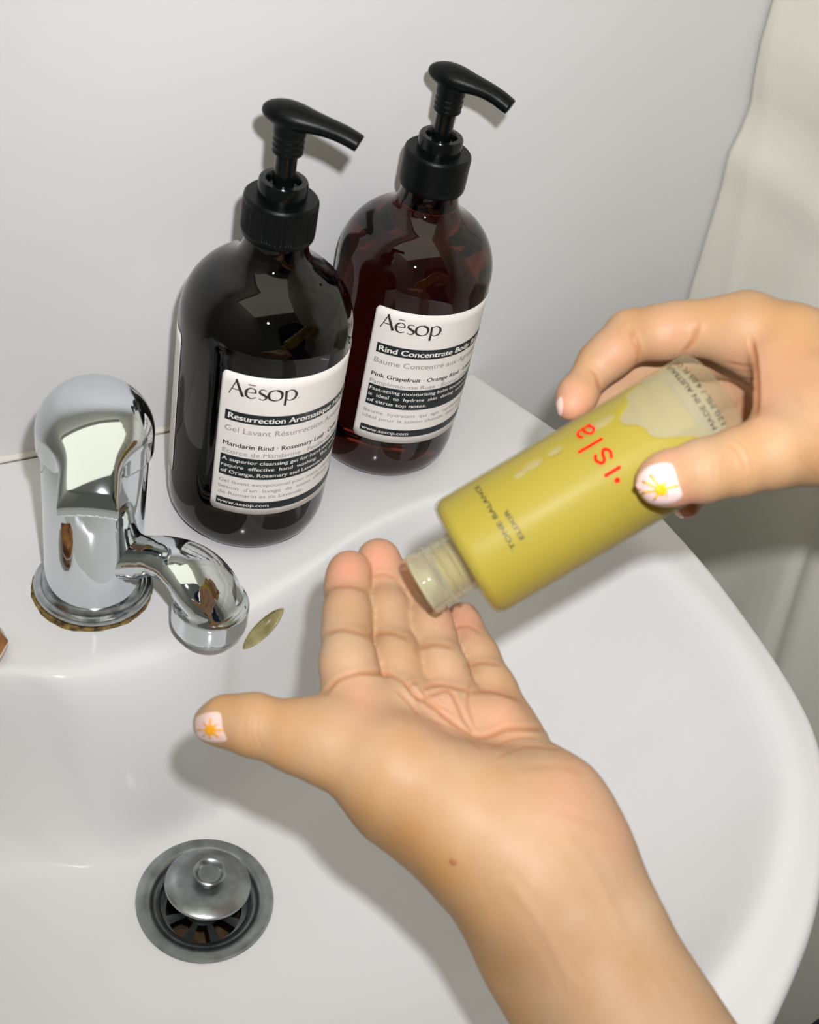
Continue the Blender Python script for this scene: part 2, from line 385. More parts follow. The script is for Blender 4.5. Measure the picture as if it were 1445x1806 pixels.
for t, off in ((1.04, .05), (1.0, .22), (.96, .15), (.92, -.35), (.88, -1.4), (.84, -3.0), (.7, -4.4), (.5, -5.0), (.25, -5.2), (.02, -5.2)):
    for k in range(K_):
        a = 2 * PI * k / K_; lx = L_ * math.cos(a) * t; ly = 14 * math.sin(a) * abs(math.sin(a)) ** .35 * (t if t > .9 else t * .97)
        v.append(onbasin(c_ + u_ * lx + np.array([-u_[1], u_[0]]) * ly)[0] + sn * off)
mesh('overflow_slot', v, [(i * K_ + k, i * K_ + (k + 1) % K_, (i + 1) * K_ + (k + 1) % K_, (i + 1) * K_ + k) for i in range(9) for k in range(K_)], mat('stained_ceramic', (.40, .36, .19), .3, col2=(.22, .19, .08), nscale=120, spec=.25), sink)
tag(sink, 'white glazed ceramic washbasin with flat ledge, deep bowl and oval overflow slot', 'sink')
tagrim = None
# sealant bead between ledge and wall
xs = np.arange(-322, 80, 4.0); v = []
for x in xs:
    wob = .5 * math.sin(x * .11) + .35 * math.sin(x * .37 + 1)
    for k, (dy, dz) in enumerate([(0.2, 2.2 + wob), (-.5, 1.2 + wob * .6), (-1.3 - wob * .5, .4), (-2.6 - wob * .5, -.02), (0.2, -.5)]): v.append((x, YW + dy, dz))
f = [(i * 5 + k, i * 5 + (k + 1) % 5, (i + 1) * 5 + (k + 1) % 5, (i + 1) * 5 + k) for i in range(len(xs) - 1) for k in range(5)]
tag(mesh('trim_1', v, f, M_CAULK), kind='structure')

# ------------------------------------------------------------------ drain
dr = empty('sink_drain', (D0[0], D0[1], DZ), 'dull steel pop-up drain with raised round plug in the basin bottom', 'drain')
md_ = T(D0[0], D0[1], DZ); md_[:3, :3] *= .955; mp_ = frame((D0[0] + .4, D0[1] + .6, DZ), (1, 0, 0), (.075, .095, 1)); mp_[:3, :3] *= .965
lathe('flange', [(31.5, -1.0), (31.8, .3), (31.0, 1.5), (28, 1.9), (25, 1.3), (22.3, -.4), (21.2, -2.5), (20.6, -7), (19.9, -7), (20.4, -2.5), (21.2, -1.2), (24, -.5), (30, -.9)], M_STEEL, dr, md_, closed=True)
def basket():
    v = []; f = []; n = 160; rs = [(20.8, -7), (17.6, -8.6), (8.6, -8.6), (2, -8.0)]
    for r, z in rs:
        for k in range(n): a = 2 * PI * k / n; v.append((r * math.cos(a), r * math.sin(a), z))
    for i in range(3):
        for k in range(n):
            if i == 1 and (k % 20) >= 7: continue
            k2 = (k + 1) % n; f.append((i * n + k, i * n + k2, (i + 1) * n + k2, (i + 1) * n + k))
    return np.array(v), f
v, f = basket(); a = math.radians(-12); Rz = np.array([[math.cos(a), -math.sin(a), 0], [math.sin(a), math.cos(a), 0], [0, 0, 1]])
o = mesh('basket_grid', xf(md_, v @ Rz.T), f, M_STEEL, dr, smooth=False); md = o.modifiers.new('t', 'SOLIDIFY'); md.thickness = .0014; md.offset = -1
lathe('drain_pipe', [(20.4, -8), (20.4, -45), (0, -45), (0, -44), (19.6, -44), (19.6, -8)], M_HOLE, dr, md_, closed=True, n=48)
pl = lathe('plug', [(0, 5.8), (3.4, 6), (3.4, 8.6), (17.5, 9.4), (19.1, 9.5), (19.6, 10.2), (19.3, 11.2), (17.6, 12.3), (13, 13.4), (7.6, 13.9), (0, 14.0)], M_STEEL, dr, mp_, n=128)
lathe('plug_stem', [(0, -9), (6.5, -9), (6.5, -6), (3.2, -4), (3.2, 6.5), (0, 6.5)], M_STEEL, dr, mp_, n=48)
lathe('plug_knob', [(0, 13.6), (5.6, 13.8), (6.1, 14.4), (6.5, 16.6), (7.4, 18.0), (7.5, 18.8), (6.9, 19.3), (6.1, 18.9), (5.0, 17.2), (2.4, 16.8), (0, 16.8)], M_STEEL, pl, mp_, n=64)

# ------------------------------------------------------------------ faucet
FX, FY = -83.0, -28.5
fa = empty('faucet', (FX, FY, 0), 'chrome single lever basin tap with curved spout on the ledge left of the bottles', 'faucet')
mf = T(FX, FY, 0)
lathe('grime_ring', [(24, .0), (25.6, .0), (25.5, .18), (25.1, .35), (23, .5)], M_GRIME, fa, mf, n=180, closed=True,
      rfun=lambda r, z, a, i: r + ((.25 * math.sin(a * 5 + 1) + .14 * math.sin(a * 13.0) + .08 * math.sin(a * 29 + 2) + 1.1 * max(0, math.cos(a + 2.6)) ** 2 - .3) if r > 24.5 else 0))
lathe('base_ring', [(20, .8), (23.9, .8), (24.7, 1.6), (24.9, 3.0), (24.2, 4.3), (22.8, 4.9), (22.0, 4.9), (21.6, 5.6), (21.0, 7.4), (20, 7.4)], M_CHROME2, fa, mf, n=128, closed=True)
lathe('body', [(0, 1), (20.6, 1), (20.3, 6), (20.2, 20), (20.4, 50), (20.8, 78), (20.2, 79.5), (0, 79.5)], M_CHROME, fa, mf, n=128)
F_ = Field((FX - 30, FY - 52, 72), (FX + 30, FY + 30, 112), 0.45)
sl, X, Y, Z = F_.sub((FX - 30, FY - 52, 72), (FX + 30, FY + 30, 112))
rad = np.sqrt((X - FX) ** 2 + (Y - FY) ** 2)
ph = math.radians(-113); dx, dy = math.cos(ph), math.sin(ph)
al = (X - FX) * dx + (Y - FY) * dy; si = -(X - FX) * dy + (Y - FY) * dx
# one smooth crown: round over the body, running forward and down into a broad tongue
zt = 103.0 - .0128 * (al + 7) ** 2 * np.where(al > -7, 1, .5) - .010 * si ** 2
d1 = rad - 22.5; d2 = np.maximum(np.abs(si) - (11.3 + .010 * np.maximum(22 - al, 0) ** 1.6), np.maximum(al - 35.0, -al - 10))
h_ = np.maximum(6 - np.abs(d1 - d2), 0) / 6; fp = np.minimum(d1, d2) - h_ * h_ * 1.5
Rr = 3.2 + 6.3 / (1 + np.exp((al - 10) / 3.0)); tz = Z - zt
crown = np.sqrt(np.maximum(fp + Rr, 0) ** 2 + np.maximum(tz * .9 + Rr, 0) ** 2) + np.minimum(np.maximum(fp + Rr, tz * .9 + Rr), 0) - Rr
k_ = 1 / (1 + np.exp(-(al - 20.5) / .8)); zb = 79.6 * (1 - k_) + (zt - 7.0) * k_
F_.v = (np.maximum(crown, zb - Z) + 0 * F_.v).astype(np.float32)
P_, Q_ = F_.surface(12); mesh('lever', P_, Q_, M_CHROME, fa)
lathe('joint_ring', [(18, 79), (20.9, 79), (21.3, 79.8), (21.0, 80.8), (18, 80.8)], M_CHROME2, fa, mf, n=96, closed=True)
# spout
sa = math.radians(-54); sd = np.array([math.cos(sa), math.sin(sa), 0]); sp = np.array([-math.sin(sa), math.cos(sa), 0]); up = np.array([0, 0, 1.])
def SP(r, z, s=0): return np.array([FX, FY, 0]) + sd * r + sp * s + up * z
F_ = Field(SP(0, 0) + np.array([-22, -75, 2]), SP(0, 0) + np.array([68, 22, 62]), 0.75)
path = [(12, 27, 12, .95), (20, 30, 9.0, .95), (28, 35, 8.6, .8), (36, 38, 9.6, .68), (45, 37, 12.0, .60), (52, 33, 14.0, .56), (57, 29, 14.8, .50)]
for (r0, z0, w0_, t0), (r1, z1, w1_, t1) in zip(path[:-1], path[1:]):
    tn = SP(r1, z1) - SP(r0, z0); tn /= np.linalg.norm(tn); nn = np.cross(sp, tn); F_.cone(SP(r0, z0), SP(r1, z1), w0_, w1_, 4.0, nn, (t0 + t1) / 2)
sl = tuple(slice(None) for _ in range(3)); X, Y, Z = F_.ax[0][:, None, None], F_.ax[1][None, :, None], F_.ax[2][None, None, :]
e0 = SP(57, 0); rad = np.sqrt((X - e0[0]) ** 2 + (Y - e0[1]) ** 2); F_.blend(sl, np.sqrt(np.maximum(rad - 14.4, 0) ** 2 + np.maximum(np.abs(Z - 19.8) - 5.0, 0) ** 2) - 1.3, 2.5)
P_, Q_ = F_.surface(6); so = mesh('spout', P_, Q_, M_CHROME, fa)
lathe('aerator', [(0, 10.6), (11.0, 10.6), (12.3, 9.0), (13.0, 9.6), (13.1, 14.2), (0, 14.2)], M_CHROME2, so, T(e0[0], e0[1], 0), n=96)

# ------------------------------------------------------------------ lettering
def text_tris(s, bold=0.0, spacing=1.0):
    cu = bpy.data.curves.new('t', 'FONT'); cu.body = s; cu.size = 1; cu.offset = bold; cu.resolution_u = 4; cu.space_character = spacing
    ob = bpy.data.objects.new('t', cu); COL.objects.link(ob); dg = bpy.context.evaluated_depsgraph_get(); dg.update()
    me = bpy.data.meshes.new_from_object(ob.evaluated_get(dg)); v = np.array([q.co[:] for q in me.vertices]).reshape(-1, 3)[:, :2]
    f = [tuple(p.vertices) for p in me.polygons]; bpy.data.objects.remove(ob); bpy.data.curves.remove(cu); bpy.data.meshes.remove(me)
    return v, f
class Print:                    # flat artwork gathered in (x along, y up) mm, later wrapped on a cylinder
    def __init__(s): s.v = []; s.f = []; s.n = 0
    def add(s, v, f): s.v.append(np.asarray(v, float)); s.f += [tuple(i + s.n for i in q) for q in f]; s.n += len(v)
    def text(s, t, x, y, h, width=None, bold=0.0, xs=1.0, right=None):   # h: capital height
        v, f = text_tris(t, 0); k = h / .72
        if len(v) == 0: return
        x0 = v[:, 0].min(); w0 = v[:, 0].max() - x0
        sx = k * xs if width is None else width / w0
        for o_ in ((-bold, -bold * .4), (bold, bold * .4)) if bold else ((0, 0),):
            s.add(np.stack([x + (v[:, 0] - x0) * sx + o_[0] * k, y + v[:, 1] * k + o_[1] * k], 1), f)
    def rect(s, x0, x1, y0, y1, nx=None):
        nx = nx or max(1, int((x1 - x0) / 1.2)); X = np.linspace(x0, x1, nx + 1)
        s.add([(x, y) for x in X for y in (y0, y1)], [(2 * i, 2 * i + 2, 2 * i + 3, 2 * i + 1) for i in range(nx)])
    def stroke(s, pts, ws, closed=False):      # variable-width brush stroke
        p = catmull(pts, 6, closed); n = len(p); wv = np.interp(np.linspace(0, 1, n), np.linspace(0, 1, len(ws)), ws)
        if closed: tg_ = np.roll(p, -1, 0) - np.roll(p, 1, 0)
        else: tg_ = np.gradient(p, axis=0)
        tg_ = tg_ / (np.linalg.norm(tg_, axis=1)[:, None] + 1e-9); nn = np.stack([-tg_[:, 1], tg_[:, 0]], 1)
        v = np.concatenate([p + nn * wv[:, None] / 2, p - nn * wv[:, None] / 2]); m = n if closed else n - 1
        s.add(v, [(i, n + i, n + (i + 1) % n, (i + 1) % n) for i in range(m)])
def wrap(name, pr, fn, mat_, parent):
    v = np.concatenate(pr.v); f = pr.f
    bm = bmesh.new(); vs = [bm.verts.new((a, b, 0)) for a, b in v]
    for q in f:
        try: bm.faces.new([vs[i] for i in q])
        except Exception: pass
    for _ in range(3):
        es = [e for e in bm.edges if e.calc_length() > 2.6]
        if not es: break
        bmesh.ops.subdivide_edges(bm, edges=es, cuts=1)
    bmesh.ops.triangulate(bm, faces=bm.faces)
    for q in bm.verts:
        q.co = Vector(fn(q.co.x, q.co.y))
    me = bpy.data.meshes.new(name); bmesh.ops.scale(bm, vec=(S, S, S), verts=bm.verts); bm.to_mesh(me); bm.free()
    return link(name, me, mat_, parent)
def logo(pr, x, y, h):          # the five letters of the shop mark, drawn with thick and thin strokes; h capital height
    k = h
    def L(pts, ws, c=False): pr.stroke([(x + a * k, y + b * k) for a, b in pts], [(q * 1.45 - .022) * k for q in ws], c)
    L([(0, 0), (.2, .5), (.38, .97)], [.05, .055, .06]); L([(.34, 1.0), (.54, .5), (.76, 0)], [.10, .12, .13]); L([(.16, .36), (.4, .36), (.62, .36)], [.055, .055, .055])
    L([(.92, .36), (1.15, .365), (1.39, .37)], [.05, .05, .05]); L([(1.385, .37), (1.36, .56), (1.16, .645), (.96, .53), (.89, .32), (.96, .1), (1.18, .0), (1.42, .1)], [.10, .06, .055, .09, .12, .1, .06, .05])
    L([(.98, .84), (1.16, .84), (1.34, .84)], [.055] * 3)
    L([(1.93, .57), (1.76, .645), (1.61, .57), (1.60, .43), (1.76, .33), (1.93, .22), (1.93, .07), (1.77, -.01), (1.58, .05)], [.05, .05, .07, .1, .12, .11, .08, .05, .05])
    L([(2.41, .645), (2.14, .55), (2.06, .32), (2.14, .08), (2.41, -.01), (2.68, .08), (2.76, .32), (2.68, .55)], [.05, .09, .12, .09, .05, .09, .12, .09], True)
    L([(2.95, .62), (2.97, .2), (2.96, -.34)], [.10, .11, .11]); L([(2.98, .5), (3.17, .645), (3.42, .56), (3.52, .33), (3.43, .09), (3.2, -.01), (2.99, .08)], [.05, .05, .09, .12, .09, .05, .05])
    a = np.linspace(0, 2 * PI, 9)[:-1]; pr.add([(x + 3.66 * k + .035 * k * math.cos(t), y + .1 * k + .035 * k * math.sin(t)) for t in a], [tuple(range(8))])
RB = 36.5
def label_sheet(name, x0, x1, z0, z1, fn, parent, mt, rc=2.2):
    nx = int((x1 - x0) / 1.0); X = np.linspace(x0, x1, nx + 1); v = []; f = []
    rows = 14
    for x in X:
        d = min(x - x0, x1 - x); c = 0 if d >= rc else rc - math.sqrt(max(0, rc * rc - (rc - d) ** 2))
        for j in range(rows + 1): v.append(fn(x, z0 + c + (z1 - z0 - 2 * c) * j / rows))
    f = [(i * (rows + 1) + j, (i + 1) * (rows + 1) + j, (i + 1) * (rows + 1) + j + 1, i * (rows + 1) + j + 1) for i in range(nx) for j in range(rows)]
    o = mesh(name, v, f, mt, parent); m_ = o.modifiers.new('t', 'SOLIDIFY'); m_.thickness = .00012; m_.offset = -1
    return o

def pump_bottle(bx, by, lab, glassm, lines, a0, head_ang, tip_z, ribs, back):
    b = empty('pump_bottle', (bx, by, 0), lab, 'bottle', 'amber pump bottles on the basin ledge')
    m = T(bx, by, 0)
    dome = [(13.5 + 23.0 * math.cos(math.radians(t)) ** 1.1, 107 + 27.5 * math.sin(math.radians(t))) for t in range(0, 72, 6)]
    prof = [(0, 1.6), (20, 1.4), (25.5, .0), (28.5, .5), (31.6, 2.6), (33.9, 5.6), (35.5, 9.6), (36.3, 14), (36.5, 19), (36.5, 60), (36.5, 100)] + dome[0:] + [(17.0, 135.2), (15.0, 137.6), (13.7, 140.4), (13.1, 143.5), (13.1, 147), (0, 147)]
    body = lathe('body', prof, glassm, b, m, n=160); autosmooth(body, 60)
    fn = lambda x, z, r=RB + .25: (bx + r * math.cos(math.radians(a0) + x / RB), by + r * math.sin(math.radians(a0) + x / RB), z)
    lb = label_sheet('front_label', 0, 84, 27.8, 102.0, fn, b, M_LABEL)
    fb = lambda x, z, r=RB + .25: (bx + r * math.cos(math.radians(a0) - x / RB), by + r * math.sin(math.radians(a0) - x / RB), z)
    fi = lambda x, z: fn(x, z, RB + .36)
    if back: label_sheet('back_label', 27, 90, 27.8, 102.0, fb, b, M_LABEL)
    pk = Print(); pw = Print(); pg = Print(); pl_ = Print()
    logo(pl_, 3.4, 91.2, 7.9); lines(pk, pw, pg)
    wrap('logo_print', pl_, fi, M_LOGO, lb); wrap('black_print', pk, fi, M_INK, lb)
    wrap('grey_print', pg, fi, M_GREY, lb)
    wrap('white_print', pw, lambda x, z: fn(x, z, RB + .45), M_LABEL, lb)
    # pump
    rf = (lambda r, z, a, i: r - (.22 if (int(a / (2 * PI) * 360) % 4) < 2 and 149.5 < z < 160.5 and r > 14.5 else 0)) if ribs else None
    cap = lathe('cap', [(13.2, 146.6), (14.3, 146.6), (14.8, 147.5), (15.0, 149.4), (15.0, 149.6), (15.0, 160.4), (15.0, 161.6), (14.8, 162.8), (14.1, 163.5), (9.6, 163.55), (6, 163.55), (6, 160), (13.2, 160)], M_BLACK, b, m, n=360 if ribs else 128, rfun=rf, closed=True)
    lathe('collar', [(6.2, 163.5), (9.75, 163.5), (9.8, 164), (9.8, 169.6), (9.3, 170.4), (7.2, 170.5), (6.6, 169.8), (6.3, 167), (5.2, 166.4), (4.6, 167), (4.5, 168.4), (3, 168.4), (3, 163.5)], M_BLACKG, b, m, n=96, closed=True)
    lathe('stem', [(0, 164), (4.3, 164), (4.2, 182), (0, 182)], M_BLACKG, b, m, n=64)
    ha = math.radians(head_ang); hd = np.array([math.cos(ha), math.sin(ha), 0]); hs = np.array([-hd[1], hd[0], 0]); up_ = np.array([0, 0, 1.])
    hp = empty('pump_head', (bx, by, 180), None, None); 
    c0 = np.array([bx, by, 0.]); F = Field(c0 + np.array([-34, -34, 178]), c0 + np.array([34, 34, 206]), .6)
    dz = (tip_z - 194.5)
    F.cone(c0 + up_ * 183.5, c0 + up_ * 192, 6.2, 6.3, 0)
    X, Y, Z = F.ax[0][:, None, None], F.ax[1][None, :, None], F.ax[2][None, None, :]
    F.v = np.maximum(F.v, 181.2 - Z)
    rr = np.sqrt((X - bx) ** 2 + (Y - by) ** 2)
    kn = np.array([(-7.0, 196.4, 4.4), (-3, 196.4, 6.3), (2, 196.0, 6.5), (8, 195.8, 5.2), (14, 195.4, 4.4), (20, 194.6 + dz * .4, 4.1), (26, 193.0 + dz, 3.9), (33, 190.4 + dz, 3.6)])
    kn = catmull(kn, 5)
    for q0, q1 in zip(kn[:-1], kn[1:]): F.cone(c0 + hd * q0[0] + up_ * q0[1], c0 + hd * q1[0] + up_ * q1[1], q0[2], q1[2], 1.0, up_, .72)
    al_ = (X - bx) * hd[0] + (Y - by) * hd[1]
    F.v = np.maximum(F.v, (al_ - 27.6) * .92 - (Z - 194) * .35)           # slanted cut at the tip
    for zg in (183.3, 185.6, 187.9):                                       # grip grooves
        F.v = F.v + (.55 * np.exp(-((Z - zg) / .55) ** 2) * (rr < 8) * (rr > 4.5) * (Z < 190)).astype(np.float32)
    P_, Q_ = F.surface(3)
    bpy.data.objects.remove(hp)
    head = mesh('pump_head', P_, Q_, M_BLACK, b)
    # raised marks on the thumb pad
    pr = Print()
    for x_, l_ in ((0, 3.2), (1.6, 1.2), (2.6, 1.2)): pr.rect(x_ - .25, x_ + .25, -l_ / 2, l_ / 2, 1)
    for y_ in (-.8, 0, .8): pr.rect(1.6, 3.6, y_ - .18, y_ + .18, 1)
    bv = BVHTree.FromPolygons([tuple(q) for q in P_], [tuple(map(int, q)) for q in Q_])
    def onpad(x, y):
        p = c0 + hd * (2.5 + x) + hs * y + up_ * 215
        h = bv.ray_cast(Vector(p), Vector((0, 0, -1)))
        return tuple(h[0] + Vector((0, 0, .12))) if h[0] else (p[0], p[1], 200.)
    wrap('pad_marks', pr, onpad, M_BLACKG, head)
    return b
def lines_a(k, w, g):
    k.rect(2.8, 82, 77.9, 83.0); w.text('Resurrection Aromatique Hand Wash', 4.3, 79.1, 2.95, width=71, bold=.03)
    g.text('Gel Lavant R\u00e9surrection Aromatique', 3.3, 72.4, 2.9, width=68)
    k.text('Mandarin Rind \u00b7 Rosemary Leaf \u00b7 Cedar Atlas', 3.2, 64.6, 2.35, width=68, bold=.02); g.text('Ecorce de Mandarine \u00b7 Feuille de Romarin', 3.2, 60.6, 2.3, width=68)
    k.rect(2.7, 82, 48.2, 59.5)
    for i, t in enumerate(['A superior cleansing gel for hard-working hands that', 'require  effective  hand  washing.  This  product  blend', 'of Orange, Rosemary and Lavender.']):
        w.text(t, 3.4, 56.5 - 3.4 * i, 1.95, width=[74, 74, 49][i], bold=.015)
    for i, t in enumerate(['Gel lavant exceptionnel pour mains industrieuses ayant', "besoin  d'un  lavage  de  mains  efficace.  Ce produit", 'de Romarin et de Lavande.']):
        g.text(t, 3.1, 44.2 - 3.35 * i, 1.9, width=[74, 74, 39][i])
    k.rect(2.6, 82, 31.3, 35.2); w.text('www.aesop.com', 3.3, 32.4, 1.9, width=22.5, bold=.015)
def lines_b(k, w, g):
    k.rect(3.6, 82, 78.0, 83.2); w.text('Rind Concentrate Body Balm', 4.9, 79.2, 3.0, width=59, bold=.035)
    g.text('Baume Concentr\u00e9 aux Agrumes', 3.6, 72.4, 2.9, width=60)
    k.text('Pink Grapefruit \u00b7 Orange Rind \u00b7 Lemon Rind', 3.6, 64.9, 2.25, width=68, bold=.02); g.text("Pamplemousse Rose \u00b7 \u00c9corce d'Orange", 3.5, 60.8, 2.2, width=62)
    k.rect(3.4, 82, 48.4, 60.0)
    for i, t in enumerate(['Fast-acting moisturising balm boosted with citrus oils', 'is  ideal  to  hydrate  skin  during  summer  and  travel', 'of citrus top notes.']):
        w.text(t, 4.1, 56.9 - 3.45 * i, 1.95, width=[74, 74, 29][i], bold=.015)
    for i, t in enumerate(['Baume  hydratant  qui  agit  rapidement. Parfait et', 'id\u00e9al pour la saison chaude, doux et onctueux']):
        g.text(t, 3.3, 43.8 - 3.4 * i, 1.9, width=72)
    k.rect(3.2, 82, 32.0, 36.0); w.text('www.aesop.com', 3.9, 33.1, 1.9, width=23, bold=.015)
pump_bottle(0, 0, 'near-black amber pump bottle of hand wash, the one nearer the tap', M_AMBER2, lines_a, -142.0, -43, 194.5, True, True)
pump_bottle(87.17, 25.33, 'red-brown amber pump bottle of body balm, farther back on the right', M_AMBER, lines_b, -145.8, -52, 193.5, False, False)

# ------------------------------------------------------------------ frosted bottle of yellow oil, tilted and pouring
PS, PB = CP(818, 988, 417 * KH), CP(1272, 721, 412 * KH)
ax = (PB - PS) / np.linalg.norm(PB - PS); LB = float(np.linalg.norm(PB - PS)) / KH; e1 = CAM - (PS + PB) / 2; e1 -= ax * (e1 @ ax); e1 /= np.linalg.norm(e1); e2 = np.cross(ax, e1)
RO = 22.6
MO = np.eye(4); MO[:3, 0] = e1; MO[:3, 1] = e2; MO[:3, 2] = ax; MO[:3, :3] *= KH; MO[:3, 3] = PS
def mixmat(name, base, rough, tcol, fac_face, fac_edge, sss=0, spec=.5, trans=.0, bump=0):
    m = mat(name, base, rough, spec=spec, bump=bump, bscale=1500, bdist=.0001); nt = m.node_tree; b = bsdf(m)
    tl = nt.nodes.new('ShaderNodeBsdfTranslucent'); tl.inputs[0].default_value = (*base, 1)
    m1 = nt.nodes.new('ShaderNodeMixShader'); m1.inputs[0].default_value = trans; nt.links.new(b.outputs[0], m1.inputs[1]); nt.links.new(tl.outputs[0], m1.inputs[2])
    tr = nt.nodes.new('ShaderNodeBsdfTransparent'); tr.inputs[0].default_value = (*tcol, 1)
    lw = nt.nodes.new('ShaderNodeLayerWeight'); lw.inputs[0].default_value = .5
    mr = nt.nodes.new('ShaderNodeMapRange'); mr.inputs[1].default_value = .35; mr.inputs[2].default_value = .95; mr.inputs[3].default_value = fac_face; mr.inputs[4].default_value = fac_edge
    nt.links.new(lw.outputs['Facing'], mr.inputs[0])
    m2 = nt.nodes.new('ShaderNodeMixShader'); nt.links.new(mr.outputs[0], m2.inputs[0]); nt.links.new(tr.outputs[0], m2.inputs[1]); nt.links.new(m1.outputs[0], m2.inputs[2])
    nt.links.new(m2.outputs[0], nt.nodes['Material Output'].inputs[0]); return m
M_FROST = mixmat('frosted_glass', (.70, .66, .44), .34, (.98, .98, .95), .13, .38, spec=.4, trans=.3)
M_CLEAR = mixmat('clear_glass', (.75, .74, .62), .05, (.93, .92, .80), .22, .7, spec=.8, trans=.3)
M_OIL = mixmat('yellow_oil', (.56, .455, .0005), .45, (.92, .66, .02), .82, .92, spec=.2, trans=.35)
ob = empty('glass_bottle', PS, 'frosted glass bottle of yellow oil with red lettering, tilted to pour', 'bottle')
ro = RO
out = [(11.2, 4 - 4.2), (18, -.2), (20.6, .3), (21.9, 1.5), (22.45, 3.2), (22.6, 6), (22.6, LB - 4.5), (22.2, LB - 2), (21.2, LB - .6), (19.5, LB)]
inn = [(0, LB)]
bd = lathe('frosted_body', out + inn, M_FROST, ob, MO, n=128)
lathe('inner_wall', [(21.5, 56), (21.5, LB - 9), (20.2, LB - 6.5), (18.5, LB - 5.2), (0, LB - 4.8)], mixmat('inner_glass', (.80, .76, .60), .5, (.95, .95, .9), .45, .6, spec=.1, trans=.4), ob, MO, n=96)
thr = lambda z, a: max(0, math.cos(2 * PI * ((z + 2.6) / 3.6) - a)) ** 3 * 1.15 * (1 if -12.6 < z < -2.6 else 0)
nk = [(9.2, 1.8), (11.0, .2), (11.0, -1.5)] + [(10.7, -1.8 - .45 * i) for i in range(26)] + [(11.4, -14.2), (11.6, -15.4), (11.5, -16.6), (10.7, -17.3), (9.6, -17.0), (8.8, -16.0), (8.7, -12), (8.7, -1), (8.7, 1.6)]
nkobj = lathe('threaded_neck', nk, M_CLEAR, ob, MO, n=96, closed=True, rfun=lambda r, z, a, i: r + (thr(z, a) if r == 10.7 and z > -14 else 0))
lathe('pour_insert', [(3.2, -17.2), (9.3, -17.3), (9.3, -16.4), (6, -15.6), (3.4, -12.5), (3.0, -12.5)], mixmat('clear_insert', (.74, .73, .64), .2, (.95, .95, .9), .5, .8), nkobj, MO, n=64, closed=True)
# the oil fills the body up to a slanting level line near the bottle's base
F_ = Field((-25, -25, -3), (25, 25, LB), .9)
X, Y, Z = F_.ax[0][:, None, None], F_.ax[1][None, :, None], F_.ax[2][None, None, :]
rad = np.sqrt(X ** 2 + Y ** 2); rl = np.where(Z < 4, 22.0 - .32 * np.maximum(4 - Z, 0) ** 1.7, 22.0); cyl_ = np.maximum(rad - rl, np.maximum(.7 - Z, Z - (LB - 5.5)))
phi = np.degrees(np.arctan2(Y, X))
lev = 70 + .22 * np.maximum(phi + 32, 0) + .012 * np.maximum(phi + 20, 0) ** 2 * .6 + .30 * np.maximum(-phi - 42, 0) + 1.2 * np.sin(phi * .21)
lev = np.clip(lev, 60, 93)
bub = []
dist = np.maximum(cyl_, (Z - lev) * .6)
for (s_, ph_, r_) in ((36.5, -45.5, 1.6), (45, -46, 1.2)):
    c_ = np.array([21.9 * math.cos(math.radians(ph_)), 21.9 * math.sin(math.radians(ph_)), s_]); db = np.sqrt(((X - c_[0])) ** 2 + ((Y - c_[1])) ** 2 + ((Z - c_[2]) * .6) ** 2) - r_
    dist = np.maximum(dist, -db)
F_.v = (dist + 0 * F_.v).astype(np.float32); P_, Q_ = F_.surface(4)
mesh('yellow_oil', xf(MO, P_), Q_, M_OIL, ob)
M_BUB = mixmat('bubble_skin', (.74, .68, .42), .5, (.98, .95, .8), .42, .2, spec=.1, trans=.4)
for (s_, ph_, l_, q_) in ((36.5, -45.5, 3.6, 2.0), (31.2, -43.5, 2.4, 1.5), (45, -46, 2.8, 1.5), (63, -47, 5.0, 2.2)):
    v = []; f = []
    for i in range(7):
        for k in range(24):
            t = 2 * PI * k / 24; rr_ = i / 6; z_ = s_ + l_ * rr_ * math.cos(t); p_ = math.radians(ph_) + q_ * rr_ * math.sin(t) / 21.6; h_ = 22.1 + .3 * (1 - rr_ ** 2)
            v.append((h_ * math.cos(p_), h_ * math.sin(p_), z_))
    f = [(i * 24 + k, i * 24 + (k + 1) % 24, (i + 1) * 24 + (k + 1) % 24, (i + 1) * 24 + k) for i in range(6) for k in range(24)]
    mesh('air_bubble', xf(MO, v), f, M_BUB, ob)
lathe('oil_in_neck', [(0, 2.2), (8.4, 1.9), (8.4, -8.4), (0, -9)], M_OIL, nkobj, MO, n=48)
def on_tube(x, y, r=RO + .12):  # x: along reading direction in mm, y: towards the neck
    return None
def tube(sx, ang0): return lambda x, y, r=RO + .14: tuple(xf(MO, (r * math.cos(math.radians(ang0) - x / RO), r * math.sin(math.radians(ang0) - x / RO), sx - y)))
pr = Print()
def disc(cx_, cy_, r_): pr.add([(cx_ + r_ * math.cos(t), cy_ + r_ * math.sin(t)) for t in np.linspace(0, 2 * PI, 19)[:-1]], [tuple(range(18))])
mm = RO * PI / 180
disc(-8.2 * mm, 3.2, .95); pr.stroke([(0, 0), (0, 3), (0, 6.1)], [1.15] * 3)
sx_ = 14.8 * mm; pr.stroke([(sx_ + 1.95, 4.7), (sx_ + .2, 5.7), (sx_ - 1.75, 4.6), (sx_ - 1.1, 3.3), (sx_ + .9, 2.7), (sx_ + 2.0, 1.5), (sx_ + .2, .25), (sx_ - 2.0, 1.2)], [1.05] * 8)
lx = 29.2 * mm; pr.stroke([(lx, -.1), (lx, 4), (lx, 9.2)], [1.15] * 3)
ax_ = 45 * mm; pr.stroke([(ax_ - 1.9, 4.9), (ax_ - .2, 5.9), (ax_ + 1.7, 5.0), (ax_ + 1.9, 3.0), (ax_ + 2.0, .3)], [1.05] * 5)
pr.stroke([(ax_ + 1.8, 3.4), (ax_ - .4, 3.3), (ax_ - 2.1, 1.9), (ax_ - .9, .4), (ax_ + 1.2, 1.0), (ax_ + 1.9, 2.2)], [1.0] * 6)
